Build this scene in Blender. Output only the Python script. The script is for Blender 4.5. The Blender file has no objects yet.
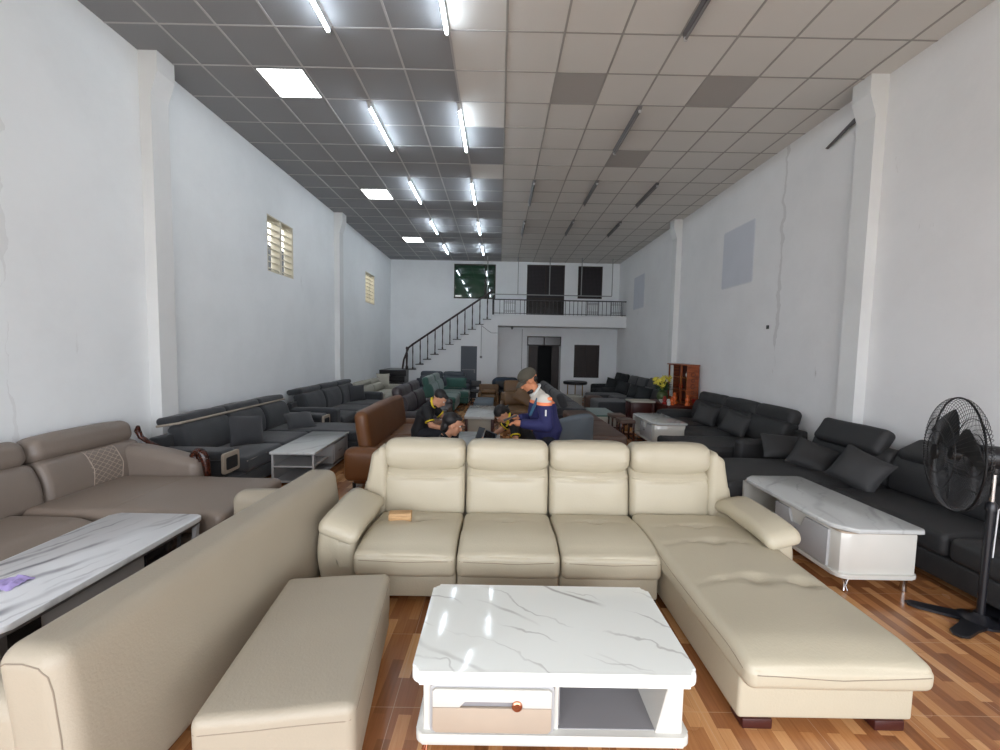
import bpy, bmesh, math, random
from mathutils import Vector, Matrix, noise
random.seed(7)
PI = math.pi
SC = bpy.context.scene
C = SC.collection

# ------------------------------------------------------------------ materials
def mat(name, col, rough=.6, metal=0., spec=.5, bump=0., bscale=40., var=0., vscale=3., coat=0., emit=None, estr=0., sheen=0., alpha=None):
    m = bpy.data.materials.new(name); m.use_nodes = True
    nt = m.node_tree; n = nt.nodes; l = nt.links
    b = n['Principled BSDF']
    b.inputs['Base Color'].default_value = (*col, 1)
    b.inputs['Roughness'].default_value = rough
    b.inputs['Metallic'].default_value = metal
    b.inputs['Specular IOR Level'].default_value = spec
    if coat: b.inputs['Coat Weight'].default_value = coat; b.inputs['Coat Roughness'].default_value = .05
    if sheen: b.inputs['Sheen Weight'].default_value = sheen
    if emit: b.inputs['Emission Color'].default_value = (*emit, 1); b.inputs['Emission Strength'].default_value = estr
    tc = n.new('ShaderNodeTexCoord')
    if var:
        nz = n.new('ShaderNodeTexNoise'); nz.inputs['Scale'].default_value = vscale; nz.inputs['Detail'].default_value = 5
        l.new(tc.outputs['Object'], nz.inputs['Vector'])
        mx = n.new('ShaderNodeMix'); mx.data_type = 'RGBA'
        mx.inputs[6].default_value = (*[c*(1-var) for c in col], 1)
        mx.inputs[7].default_value = (*[min(1, c*(1+var)) for c in col], 1)
        l.new(nz.outputs['Fac'], mx.inputs[0]); l.new(mx.outputs[2], b.inputs['Base Color'])
    if bump:
        nb = n.new('ShaderNodeTexNoise'); nb.inputs['Scale'].default_value = bscale; nb.inputs['Detail'].default_value = 3
        l.new(tc.outputs['Object'], nb.inputs['Vector'])
        bp = n.new('ShaderNodeBump'); bp.inputs['Strength'].default_value = bump; bp.inputs['Distance'].default_value = .01
        l.new(nb.outputs['Fac'], bp.inputs['Height']); l.new(bp.outputs['Normal'], b.inputs['Normal'])
    return m

def s(r, g, b):   # sRGB 0-255 -> linear
    f = lambda c: (c/255/12.92) if c/255 <= .04045 else ((c/255+.055)/1.055)**2.4
    return (f(r), f(g), f(b))

def ramp(n, pts, interp='LINEAR'):
    r = n.new('ShaderNodeValToRGB'); r.color_ramp.interpolation = interp
    e = r.color_ramp.elements
    while len(e) > 1: e.remove(e[-1])
    e[0].position = pts[0][0]; e[0].color = (*pts[0][1], 1)
    for p, c in pts[1:]:
        q = e.new(p); q.color = (*c, 1)
    return r

def marble(name, base, vein, scale=1.6, rough=.08, width=.035, seed=0., mix=.75, gloss=.5, ang=-.55, period=.30, amp=.5):
    """long wandering veins: narrow lines of a warped coordinate, broken up by a mask"""
    m = mat(name, base, rough=rough, spec=gloss); nt = m.node_tree; n = nt.nodes; l = nt.links; b = n['Principled BSDF']
    def mth(op, a, b_=None):
        q = n.new('ShaderNodeMath'); q.operation = op
        for i, v in enumerate((a, b_)):
            if v is None: continue
            if isinstance(v, (int, float)): q.inputs[i].default_value = v
            else: l.new(v, q.inputs[i])
        return q.outputs[0]
    def noi(sc, det, vec):
        q = n.new('ShaderNodeTexNoise'); q.inputs['Scale'].default_value = sc; q.inputs['Detail'].default_value = det; l.new(vec, q.inputs['Vector']); return q.outputs['Fac']
    mp = n.new('ShaderNodeMapping'); mp.inputs['Location'].default_value = (seed, seed*.7, seed*1.3); l.new(n['Texture Coordinate'].outputs['Object'], mp.inputs['Vector'])
    rt = n.new('ShaderNodeMapping'); rt.inputs['Rotation'].default_value = (0, 0, -ang); l.new(mp.outputs[0], rt.inputs['Vector'])
    sx = n.new('ShaderNodeSeparateXYZ'); l.new(rt.outputs[0], sx.inputs[0])
    fac = None
    for k, (per, am, w, a, sc) in enumerate(((period, amp, width, 1., 1.6), (period*.53, amp*.8, width*.5, .6, 2.6))):
        v = mth('ADD', sx.outputs[1], mth('MULTIPLY', noi(sc, 2 if k == 0 else 4, mp.outputs[0]), am))
        v = mth('ADD', v, mth('MULTIPLY', noi(9, 3, mp.outputs[0]), .03))
        d = mth('PINGPONG', mth('ADD', v, 50+k*.17), per/2)
        mr = n.new('ShaderNodeMapRange'); mr.interpolation_type = 'SMOOTHERSTEP'; mr.inputs['From Min'].default_value = 0; mr.inputs['From Max'].default_value = w*.6; mr.inputs['To Min'].default_value = a; mr.inputs['To Max'].default_value = 0
        l.new(d, mr.inputs['Value'])
        mk = n.new('ShaderNodeMapRange'); mk.inputs['From Min'].default_value = .42; mk.inputs['From Max'].default_value = .62; l.new(noi(2.2+k, 2, rt.outputs[0]), mk.inputs['Value'])
        q = mth('MULTIPLY', mr.outputs[0], mk.outputs[0])
        fac = q if fac is None else mth('MAXIMUM', fac, q)
    fac = mth('MULTIPLY', fac, mix)
    mx = n.new('ShaderNodeMix'); mx.data_type = 'RGBA'; mx.inputs[6].default_value = (*base, 1); mx.inputs[7].default_value = (*vein, 1)
    l.new(fac, mx.inputs[0]); l.new(mx.outputs[2], b.inputs['Base Color'])
    return m

def woodmat(name, c1, c2, rough=.4, scale=6., stretch=(1, 12, 12)):
    m = mat(name, c1, rough=rough); nt = m.node_tree; n = nt.nodes; l = nt.links; b = n['Principled BSDF']
    mp = n.new('ShaderNodeMapping'); mp.inputs['Scale'].default_value = stretch; l.new(n['Texture Coordinate'].outputs['Object'], mp.inputs['Vector'])
    nz = n.new('ShaderNodeTexNoise'); nz.inputs['Scale'].default_value = scale; nz.inputs['Detail'].default_value = 4; l.new(mp.outputs[0], nz.inputs['Vector'])
    r = ramp(n, [(.35, c1), (.65, c2)]); l.new(nz.outputs['Fac'], r.inputs[0]); l.new(r.outputs[0], b.inputs['Base Color'])
    return m

def floor_material():
    m = mat('wood_pattern_tile', (.3, .15, .08), rough=.16, spec=.5); nt = m.node_tree; n = nt.nodes; l = nt.links; b = n['Principled BSDF']
    tc = n['Texture Coordinate']
    mp = n.new('ShaderNodeMapping'); mp.inputs['Rotation'].default_value = (0, 0, PI/2+.03); l.new(tc.outputs['Object'], mp.inputs['Vector'])
    br = n.new('ShaderNodeTexBrick'); br.inputs['Scale'].default_value = 1.0
    br.inputs['Brick Width'].default_value = .333; br.inputs['Row Height'].default_value = .0625; br.inputs['Mortar Size'].default_value = 0.0006
    br.inputs['Color1'].default_value = (0, 0, 0, 1); br.inputs['Color2'].default_value = (1, 1, 1, 1); br.inputs['Mortar'].default_value = (.15, .15, .15, 1)
    br.offset = .37; br.offset_frequency = 2; br.squash = 1.0
    l.new(mp.outputs[0], br.inputs['Vector'])
    mp2 = n.new('ShaderNodeMapping'); mp2.inputs['Scale'].default_value = (40, 2.5, 1); l.new(tc.outputs['Object'], mp2.inputs['Vector'])
    nz = n.new('ShaderNodeTexNoise'); nz.inputs['Scale'].default_value = 2.; nz.inputs['Detail'].default_value = 5; l.new(mp2.outputs[0], nz.inputs['Vector'])
    ad = n.new('ShaderNodeMix'); ad.data_type = 'FLOAT'; ad.inputs[0].default_value = .32
    sep = n.new('ShaderNodeSeparateColor'); l.new(br.outputs['Color'], sep.inputs[0])
    l.new(sep.outputs[0], ad.inputs[2]); l.new(nz.outputs['Fac'], ad.inputs[3])
    r = ramp(n, [(.05, s(112, 70, 40)), (.35, s(152, 98, 60)), (.6, s(184, 128, 80)), (.9, s(214, 164, 112))])
    l.new(ad.outputs[0], r.inputs[0])
    # tile joints every half metre
    sx = n.new('ShaderNodeSeparateXYZ'); l.new(tc.outputs['Object'], sx.inputs[0])
    js = []
    for ax, off in ((0, .02), (1, .34)):
        a = n.new('ShaderNodeMath'); a.operation = 'ADD'; a.inputs[1].default_value = 100-off; l.new(sx.outputs[ax], a.inputs[0])
        q = n.new('ShaderNodeMath'); q.operation = 'PINGPONG'; q.inputs[1].default_value = .25; l.new(a.outputs[0], q.inputs[0])
        g = n.new('ShaderNodeMath'); g.operation = 'LESS_THAN'; g.inputs[1].default_value = .0018; l.new(q.outputs[0], g.inputs[0]); js.append(g)
    mxx = n.new('ShaderNodeMath'); mxx.operation = 'MAXIMUM'; l.new(js[0].outputs[0], mxx.inputs[0]); l.new(js[1].outputs[0], mxx.inputs[1])
    mm = n.new('ShaderNodeMath'); mm.operation = 'MULTIPLY'; mm.inputs[1].default_value = .5; l.new(mxx.outputs[0], mm.inputs[0])
    mx = n.new('ShaderNodeMix'); mx.data_type = 'RGBA'; mx.inputs[7].default_value = (*s(205, 170, 135), 1)
    l.new(mm.outputs[0], mx.inputs[0]); l.new(r.outputs[0], mx.inputs[6]); l.new(mx.outputs[2], b.inputs['Base Color'])
    # dust patches change the gloss
    nd = n.new('ShaderNodeTexNoise'); nd.inputs['Scale'].default_value = 1.7; l.new(tc.outputs['Object'], nd.inputs['Vector'])
    rr = n.new('ShaderNodeMapRange'); rr.inputs['To Min'].default_value = .08; rr.inputs['To Max'].default_value = .38; l.new(nd.outputs['Fac'], rr.inputs['Value'])
    l.new(rr.outputs[0], b.inputs['Roughness'])
    return m

def wall_material(name, col, stain=.0, loc=(0, 0, 0), band=None, bstr=.34):
    m = mat(name, col, rough=.85, spec=.2, bump=.12, bscale=18)
    nt = m.node_tree; n = nt.nodes; l = nt.links; b = n['Principled BSDF']; tc = n['Texture Coordinate']
    nz = n.new('ShaderNodeTexNoise'); nz.inputs['Scale'].default_value = .9; nz.inputs['Detail'].default_value = 6; nz.inputs['Roughness'].default_value = .65
    l.new(tc.outputs['Object'], nz.inputs['Vector'])
    r = ramp(n, [(.3, tuple(c*.94 for c in col)), (.55, col), (.8, tuple(min(1, c*1.03) for c in col))]); l.new(nz.outputs['Fac'], r.inputs[0])
    # vertical scuffs and damp marks
    mp = n.new('ShaderNodeMapping'); mp.inputs['Scale'].default_value = (1, 1.4, .35); mp.inputs['Location'].default_value = loc; l.new(tc.outputs['Object'], mp.inputs['Vector'])
    n2 = n.new('ShaderNodeTexNoise'); n2.inputs['Scale'].default_value = 2.2; n2.inputs['Detail'].default_value = 8; n2.inputs['Roughness'].default_value = .72; l.new(mp.outputs[0], n2.inputs['Vector'])
    mr = n.new('ShaderNodeMapRange'); mr.inputs['From Min'].default_value = .66; mr.inputs['From Max'].default_value = .74; mr.inputs['To Max'].default_value = stain; l.new(n2.outputs['Fac'], mr.inputs['Value'])
    mx = n.new('ShaderNodeMix'); mx.data_type = 'RGBA'; mx.inputs[7].default_value = (*s(170, 165, 160), 1)
    l.new(mr.outputs[0], mx.inputs[0]); l.new(r.outputs[0], mx.inputs[6]); l.new(mx.outputs[2], b.inputs['Base Color'])
    if band is not None:      # a long vertical crack and peeling paint, following the wall
        sx = n.new('ShaderNodeSeparateXYZ'); l.new(tc.outputs['Object'], sx.inputs[0])
        nn = n.new('ShaderNodeTexNoise'); nn.inputs['Scale'].default_value = 3; nn.inputs['Detail'].default_value = 8; l.new(tc.outputs['Object'], nn.inputs['Vector'])
        def mth(op, a, b_):
            q = n.new('ShaderNodeMath'); q.operation = op
            for i, v in enumerate((a, b_)):
                if isinstance(v, (int, float)): q.inputs[i].default_value = v
                else: l.new(v, q.inputs[i])
            return q.outputs[0]
        d = mth('ABSOLUTE', mth('ADD', mth('SUBTRACT', sx.outputs[1], band), mth('MULTIPLY', mth('SUBTRACT', nn.outputs['Fac'], .5), .30)), 0)
        n3 = n.new('ShaderNodeTexNoise'); n3.inputs['Scale'].default_value = 1.6; n3.inputs['Detail'].default_value = 6; l.new(mp.outputs[0], n3.inputs['Vector'])
        wv = mth('MULTIPLY', mth('MAXIMUM', mth('SUBTRACT', n3.outputs['Fac'], .42), 0.), .16)
        f = mth('MULTIPLY', mth('LESS_THAN', d, wv), bstr)
        m3 = n.new('ShaderNodeMix'); m3.data_type = 'RGBA'; m3.inputs[7].default_value = (*s(176, 172, 170), 1)
        l.new(f, m3.inputs[0]); l.new(mx.outputs[2], m3.inputs[6]); l.new(m3.outputs[2], b.inputs['Base Color'])
    return m

def zband_material(name, bands, rough=.8, axis=2):
    """cloth sewn from bands of different colours, switched by height on the garment itself"""
    m = mat(name, bands[0][1], rough=rough, bump=.3, bscale=25); nt = m.node_tree; n = nt.nodes; l = nt.links; b = n['Principled BSDF']
    sx = n.new('ShaderNodeSeparateXYZ'); l.new(n['Texture Coordinate'].outputs['Object'], sx.inputs[0])
    lo, hi = 0., 2.
    r = ramp(n, [((z-lo)/(hi-lo), c) for z, c in bands], 'CONSTANT')
    d = n.new('ShaderNodeMath'); d.operation = 'DIVIDE'; d.inputs[1].default_value = 2.; l.new(sx.outputs[axis], d.inputs[0])
    l.new(d.outputs[0], r.inputs[0]); l.new(r.outputs[0], b.inputs['Base Color'])
    return m

WALL = s(240, 243, 244)
M = dict(
    wall=wall_material('white_plaster_left', WALL, .35, band=3.3, bstr=.16),
    wall_r=wall_material('white_plaster_right', s(232, 232, 232), .75, (3, 1, 2), band=6.35),
    wall_b=wall_material('white_plaster_back', s(236, 239, 241), .2),
    pil=wall_material('pilaster_paint', s(226, 227, 226), .2),
    floor=floor_material(),
    tile_l=mat('ceiling_tile_pale', s(214, 211, 206), .9, bump=.15, bscale=60, var=.03, vscale=1.5),
    tile_g=mat('ceiling_tile_grey', s(146, 147, 149), .9, bump=.15, bscale=60, var=.03, vscale=1.5),
    tile_d=mat('ceiling_tile_dark', s(168, 164, 160), .9, bump=.15, bscale=60, var=.03, vscale=1.5),
    tbar=mat('ceiling_grid_bar', s(160, 157, 152), .6),
    tbar_l=mat('ceiling_grid_bar_pale', s(186, 184, 184), .6),
    tube=mat('tube_lit', (1, 1, 1), .4, emit=(.78, .89, 1.), estr=42),
    tube_off=mat('tube_unlit', s(120, 118, 116), .5),
    housing=mat('lamp_housing', s(190, 190, 190), .5),
    housing_off=mat('lamp_housing_grey', s(95, 92, 92), .5),
    panel=mat('light_panel', (1, 1, 1), .5, emit=(.97, .98, 1.), estr=7),
    cream=mat('cream_leather', s(186, 177, 155), .42, bump=.12, bscale=90, var=.03, vscale=4),
    cream_b=mat('beige_leather', s(166, 156, 138), .5, bump=.14, bscale=110, var=.03, vscale=5),
    seam=mat('seam_thread', s(140, 128, 112), .7),
    taupe=mat('taupe_leather', s(130, 118, 108), .42, bump=.14, bscale=90, var=.05, vscale=4),
    taupe_d=mat('taupe_seat_leather', s(134, 120, 108), .42, bump=.14, bscale=90, var=.05, vscale=4),
    taupe_s=mat('taupe_stitching', s(176, 160, 146), .6),
    redwood=woodmat('carved_red_wood', s(32, 12, 8), s(72, 32, 18), .25, 5),
    grey=mat('charcoal_fabric', s(54, 55, 58), .85, bump=.25, bscale=160, var=.08, vscale=6, sheen=.2),
    grey2=mat('slate_fabric', s(48, 50, 53), .85, bump=.25, bscale=160, var=.08, vscale=6, sheen=.2),
    dark=mat('black_grey_leatherette', s(42, 42, 43), .6, bump=.2, bscale=120, var=.08, vscale=5),
    darker=mat('dark_fabric', s(32, 34, 36), .8, bump=.2, bscale=120, var=.08, vscale=5),
    trim=mat('pale_trim', s(168, 156, 140), .5),
    brown=mat('cognac_leather', s(108, 68, 36), .42, bump=.14, bscale=70, var=.12, vscale=4),
    brown2=mat('tan_leather', s(104, 76, 46), .5, bump=.14, bscale=70, var=.08, vscale=4),
    cocoa=mat('cocoa_leather', s(92, 72, 62), .55, bump=.14, bscale=70, var=.08, vscale=4),
    plum=mat('dark_plum_leather', s(62, 55, 58), .4, bump=.2, bscale=50, var=.1, vscale=4),
    green=mat('green_velvet', s(52, 94, 84), .7, bump=.2, bscale=70, var=.1, vscale=4, sheen=.4),
    pale=mat('pale_linen', s(176, 172, 160), .8, bump=.2, bscale=120, var=.05, vscale=4),
    steel_blue=mat('blue_grey_fabric', s(96, 106, 114), .8, bump=.2, bscale=120, var=.06, vscale=4),
    lacquer=mat('white_lacquer', s(208, 206, 198), .12, spec=.5, coat=.4),
    lacq_grey=mat('grey_lacquer', s(172, 172, 172), .25),
    comp_grey=mat('grey_laminate', s(140, 138, 140), .4),
    beige_pan=mat('beige_drawer_front', s(176, 160, 142), .4, var=.03, vscale=12),
    marb=marble('marble_white', s(236, 238, 232), s(150, 146, 140), seed=2.3, width=.028, mix=.8, ang=-.5, period=.34, amp=.45),
    marb2=marble('marble_grey_veins', s(230, 232, 234), s(120, 118, 128), width=.06, seed=5.1, mix=.8, rough=.12, ang=1.2, period=.2, amp=.4),
    marb3=marble('marble_small', s(196, 198, 196), s(150, 150, 150), width=.06, mix=.5, seed=8.1, rough=.1, ang=.9),
    gold=mat('rose_gold', s(205, 140, 110), .2, metal=1),
    brass=mat('brass', s(170, 140, 80), .3, metal=1),
    chrome=mat('chrome', s(190, 188, 186), .15, metal=1),
    steel=mat('grey_steel', s(120, 120, 122), .4, metal=.8),
    black=mat('black_plastic', s(24, 24, 26), .4),
    blackg=mat('black_gloss', s(26, 25, 28), .12),
    pole=mat('black_pole', s(26, 27, 32), .3),
    leg=mat('dark_wood_foot', s(62, 24, 20), .4),
    granite=mat('black_granite', s(30, 27, 28), .3, var=.3, vscale=30),
    rail=mat('dark_rail', s(50, 36, 36), .4),
    whitepaint=mat('white_paint', s(222, 223, 224), .7),
    door_grey=mat('grey_door_paint', s(66, 72, 80), .5),
    door_dark=woodmat('dark_door_wood', s(30, 20, 17), s(46, 32, 26), .5),
    frame_w=mat('white_metal_frame', s(140, 142, 142), .4),
    altar=woodmat('orange_altar_wood', s(110, 48, 22), s(160, 84, 42), .3, 4),
    altar_d=mat('altar_inside', s(88, 36, 24), .4),
    leaf=mat('leaf_green', s(48, 78, 36), .6, var=.2, vscale=20),
    petal=mat('yellow_petal', s(214, 200, 70), .6),
    pot=mat('green_pot', s(70, 84, 44), .5),
    orange=mat('orange_glaze', s(206, 98, 40), .3),
    redc=mat('red_glaze', s(150, 32, 24), .35),
    whitec=mat('white_ceramic', s(210, 212, 208), .3),
    skin=mat('skin', s(206, 152, 122), .55, spec=.3),
    skin2=mat('skin_tan', s(188, 126, 92), .55, spec=.3),
    hair=mat('black_hair', s(22, 19, 19), .5, bump=.5, bscale=90),
    capm=mat('olive_cap_cloth', s(74, 70, 60), .9, bump=.3, bscale=120),
    shirt=mat('black_shirt', s(22, 23, 26), .8, bump=.3, bscale=20),
    yellow=mat('yellow_trim', s(226, 202, 40), .7),
    jeans=mat('dark_trousers', s(28, 30, 38), .8, bump=.3, bscale=30),
    navy=mat('navy_cloth', s(34, 36, 84), .8, bump=.3, bscale=20),
    orange_s=mat('orange_stripe', s(240, 140, 90), .6),
    teal=mat('teal_strap', s(40, 82, 110), .6),
    purple=mat('purple_cloth', s(176, 160, 214), .8, bump=.2, bscale=60),
    blue=mat('navy_bag', s(36, 50, 66), .7, bump=.3, bscale=30),
    card=woodmat('light_wood_block', s(176, 138, 94), s(202, 164, 118), .6, 8),
    louvre=mat('cream_concrete', s(214, 208, 190), .8),
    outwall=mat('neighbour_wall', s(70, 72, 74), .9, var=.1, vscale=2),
    patch=wall_material('bricked_up_grey', s(204, 207, 214), .1),
    patch2=wall_material('bricked_up_trim', s(216, 218, 222), .1),
    pave=mat('outside_paving', s(200, 196, 188), .9, var=.08, vscale=2),
    screen=mat('laptop_screen', s(30, 34, 40), .2),
    laptop=mat('laptop_grey', s(72, 76, 82), .4),
    eye=mat('eye_white', s(225, 222, 216), .3),
    lip=mat('lip', s(150, 84, 74), .5),
)
M['jacket'] = zband_material('jacket_cloth', [(0, s(34, 36, 84)), (1.195, s(240, 140, 96)), (1.222, s(204, 200, 190))])

# dark green window glass: a glossy dark pane that mirrors the ceiling lamps
def glass_dark(name, col, rough=.03):
    return mat(name, col, rough=rough, spec=1.0, coat=1.0)
M['gglass'] = glass_dark('green_window_glass', s(14, 62, 34))
M['kglass'] = mat('dark_window_glass', s(22, 22, 24), rough=.2)

def lattice_material():
    m = mat('lattice_shutter', s(48, 42, 44), .7); nt = m.node_tree; n = nt.nodes; l = nt.links; b = n['Principled BSDF']
    ck = n.new('ShaderNodeTexBrick'); ck.inputs['Scale'].default_value = 1; ck.inputs['Brick Width'].default_value = .05; ck.inputs['Row Height'].default_value = .05
    ck.inputs['Mortar Size'].default_value = .008; ck.offset = 0
    ck.inputs['Color1'].default_value = (*s(54, 48, 52), 1); ck.inputs['Color2'].default_value = (*s(48, 43, 47), 1); ck.inputs['Mortar'].default_value = (*s(28, 24, 26), 1)
    mp = n.new('ShaderNodeMapping'); mp.inputs['Rotation'].default_value = (PI/2, 0, 0); l.new(n['Texture Coordinate'].outputs['Object'], mp.inputs['Vector'])
    l.new(mp.outputs[0], ck.inputs['Vector']); l.new(ck.outputs['Color'], b.inputs['Base Color'])
    return m
M['lattice'] = lattice_material()

# ------------------------------------------------------------------ object helpers
def thing(name, label, cat, loc=(0, 0, 0), rotz=0, group=None):
    o = bpy.data.objects.new(name, None); C.objects.link(o); o.empty_display_size = .1
    o.location = loc; o.rotation_euler = (0, 0, rotz)
    o['label'] = label; o['category'] = cat
    if group: o['group'] = group
    return o
def tag(o, label, cat, group=None):
    o['label'] = label; o['category'] = cat
    if group: o['group'] = group
    return o
def topmat(t):
    return Matrix.Translation(t.location) @ t.rotation_euler.to_matrix().to_4x4()
def obj(name, bm, m, parent=None, world=False, smooth=True, label=None, root=None):
    """link bm as one mesh. world=True: coordinates were given in the world frame (root = the thing)."""
    bmesh.ops.recalc_face_normals(bm, faces=bm.faces)
    if world and (root or parent): bm.transform(topmat(root or parent).inverted())
    me = bpy.data.meshes.new(name); bm.to_mesh(me); bm.free()
    if isinstance(m, (list, tuple)):
        for k in m: me.materials.append(k)
    else: me.materials.append(m)
    if smooth:
        for p in me.polygons: p.use_smooth = True
        try: me.set_sharp_from_angle(angle=math.radians(38))
        except Exception: pass
    o = bpy.data.objects.new(name, me); C.objects.link(o)
    if parent: o.parent = parent
    if label: o['label'] = label
    return o
def solo(name, bm, m, label, cat, loc, group=None, rotz=0, **k):
    """a thing that is one mesh: world coordinates in, origin moved to its base"""
    T = Matrix.Translation(loc) @ Matrix.Rotation(rotz, 4, 'Z')
    bm.transform(T.inverted())
    o = obj(name, bm, m, None, **k); o.location = loc; o.rotation_euler = (0, 0, rotz)
    return tag(o, label, cat, group)
def struct(name, bm, m, smooth=False, parent=None, label=None):
    o = obj(name, bm, m, parent, smooth=smooth)
    if not parent: o['kind'] = 'structure'
    if label: o['label'] = label
    return o
def copy_tree(o, parent=None):
    c = o.copy(); C.objects.link(c); c.parent = parent
    for ch in list(o.children): copy_tree(ch, c)
    return c

# ------------------------------------------------------------------ shape helpers
def NB(): return bmesh.new()
def box(bm, x0, x1, y0, y1, z0, z1, bev=0., seg=2, mi=0, mx=None):
    r = bmesh.ops.create_cube(bm, size=1)
    v = r['verts']
    for q in v: q.co = Vector(((x0+x1)/2+q.co.x*(x1-x0), (y0+y1)/2+q.co.y*(y1-y0), (z0+z1)/2+q.co.z*(z1-z0)))
    fs = list({f for q in v for f in q.link_faces})
    for f in fs: f.material_index = mi
    if bev:
        es = list({e for q in v for e in q.link_edges})
        rr = bmesh.ops.bevel(bm, geom=es, offset=bev, segments=seg, profile=.5, affect='EDGES')
        v = list({q for f in rr['faces'] for q in f.verts} | {q for q in v if q.is_valid})
        for f in rr['faces']: f.material_index = mi
    if mx is not None: bmesh.ops.transform(bm, matrix=mx, verts=[q for q in v if q.is_valid])
    return bm
def rbox(bm, c, size, r, n=(10, 10, 6), puff=(0, 0, 0), fn=None, mx=None, arc=3, mi=0):
    """soft box: rounded edges, puffed faces, optional deformation fn(Vector local)->Vector. returns its mapping."""
    h = [k/2 for k in size]; r = min(r, *(k*.98 for k in h))
    def ax(hh, nn):
        inner = hh-r
        a = [r*math.tan(math.radians(45*k/arc)) for k in range(1, arc+1)]
        mid = [-inner+2*inner*k/max(1, nn) for k in range(nn+1)] if inner > 1e-6 else [0]
        return [-inner-t for t in reversed(a)]+mid+[inner+t for t in a]
    A = [ax(h[k], n[k]) for k in range(3)]
    cv = Vector(c)
    def mp(p):
        q = Vector([max(-(h[k]-r), min(h[k]-r, p[k])) for k in range(3)])
        d = Vector(p)-q
        if d.length > 1e-9: q = q+d.normalized()*r
        u = [q[k]/h[k] for k in range(3)]
        w = [1-min(1, k*k) for k in u]
        q = q+Vector((puff[0]*w[1]*w[2]*u[0], puff[1]*w[0]*w[2]*u[1], puff[2]*w[0]*w[1]*u[2]))
        if fn: q = fn(q)
        q = q+cv
        return (mx @ q) if mx is not None else q
    cache = {}
    def V(p):
        k = tuple(round(t, 5) for t in p)
        if k not in cache: cache[k] = bm.verts.new(mp(p))
        return cache[k]
    for a in range(3):
        b_, c_ = (a+1) % 3, (a+2) % 3
        for sg in (-1, 1):
            for i in range(len(A[b_])-1):
                for j in range(len(A[c_])-1):
                    qs = []
                    for (ii, jj) in ((i, j), (i+1, j), (i+1, j+1), (i, j+1)):
                        p = [0, 0, 0]; p[a] = sg*h[a]; p[b_] = A[b_][ii]; p[c_] = A[c_][jj]; qs.append(V(p))
                    if len(set(qs)) == 4:
                        try: f = bm.faces.new(qs if sg > 0 else qs[::-1]); f.material_index = mi
                        except ValueError: pass
    return mp
def tube(bm, pts, rad, n=8, closed=False, mi=0, caps=True):
    pts = [Vector(p) for p in pts]; N = len(pts)
    rr = rad if isinstance(rad, (list, tuple)) else [rad]*N
    rings = []; up = None
    for i, p in enumerate(pts):
        if closed: t = (pts[(i+1) % N]-pts[i-1])
        else: t = pts[min(i+1, N-1)]-pts[max(i-1, 0)]
        if t.length < 1e-9: t = Vector((0, 0, 1))
        t.normalize()
        if up is None: up = Vector((0, 0, 1)) if abs(t.z) < .9 else Vector((1, 0, 0))
        a = up-t*up.dot(t)
        if a.length < 1e-5: a = Vector((1, 0, 0))-t*t.x
        a.normalize(); up = a; b = t.cross(a)
        rings.append([bm.verts.new(p+(a*math.cos(2*PI*k/n)+b*math.sin(2*PI*k/n))*rr[i]) for k in range(n)])
    for i in range(N if closed else N-1):
        A, B = rings[i], rings[(i+1) % N]
        for k in range(n):
            f = bm.faces.new((A[k], A[(k+1) % n], B[(k+1) % n], B[k])); f.material_index = mi
    if caps and not closed:
        for R in (rings[0][::-1], rings[-1]):
            f = bm.faces.new(R); f.material_index = mi
    return bm
def lathe(bm, prof, c=(0, 0, 0), n=20, mx=None, mi=0):
    """prof: list of (radius, z)"""
    c = Vector(c); rings = []
    for r, z in prof:
        ring = []
        for k in range(n):
            v = Vector((max(r, 1e-4)*math.cos(2*PI*k/n), max(r, 1e-4)*math.sin(2*PI*k/n), z))
            if mx is not None: v = mx @ v
            ring.append(bm.verts.new(v+c))
        rings.append(ring)
    for A, B in zip(rings, rings[1:]):
        for k in range(n):
            f = bm.faces.new((A[k], A[(k+1) % n], B[(k+1) % n], B[k])); f.material_index = mi
    for R in (rings[0][::-1], rings[-1]):
        f = bm.faces.new(R); f.material_index = mi
    return bm
def prism(bm, poly, lo, hi, axis='z', bev=0., seg=3, mi=0, mx=None):
    """poly: 2-D outline; extruded along axis from lo to hi. axis x: (y,z); y: (x,z); z: (x,y)"""
    def P(a, b, t): return {'x': (t, a, b), 'y': (a, t, b), 'z': (a, b, t)}[axis]
    A = [bm.verts.new(P(a, b, lo)) for a, b in poly]; B = [bm.verts.new(P(a, b, hi)) for a, b in poly]
    n = len(poly); fs = [bm.faces.new(A), bm.faces.new(B[::-1])]
    for k in range(n): fs.append(bm.faces.new((A[k], B[k], B[(k+1) % n], A[(k+1) % n])))
    for f in fs: f.material_index = mi
    vs = A+B
    if bev:
        es = list({e for f in fs[:2] for e in f.edges})
        rr = bmesh.ops.bevel(bm, geom=es, offset=bev, segments=seg, profile=.5, affect='EDGES')
        for f in rr['faces']: f.material_index = mi
        vs = list({q for f in rr['faces'] for q in f.verts} | {q for q in vs if q.is_valid})
    if mx is not None: bmesh.ops.transform(bm, matrix=mx, verts=[q for q in vs if q.is_valid])
    return bm
def rrect(x0, x1, y0, y1, r, n=5):
    out = []
    for cx, cy, a0 in ((x1-r, y1-r, 0), (x0+r, y1-r, 90), (x0+r, y0+r, 180), (x1-r, y0+r, 270)):
        for k in range(n+1):
            a = math.radians(a0+90*k/n); out.append((cx+r*math.cos(a), cy+r*math.sin(a)))
    return out
def RX(a): return Matrix.Rotation(math.radians(a), 4, 'X')
def RY(a): return Matrix.Rotation(math.radians(a), 4, 'Y')
def RZ(a): return Matrix.Rotation(math.radians(a), 4, 'Z')
def TR(x, y, z): return Matrix.Translation((x, y, z))
def wob(v, amp=.004, sc=5., seed=0.):
    return v+noise.noise_vector(v*sc+Vector((seed, seed*2, 0)))*amp
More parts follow.
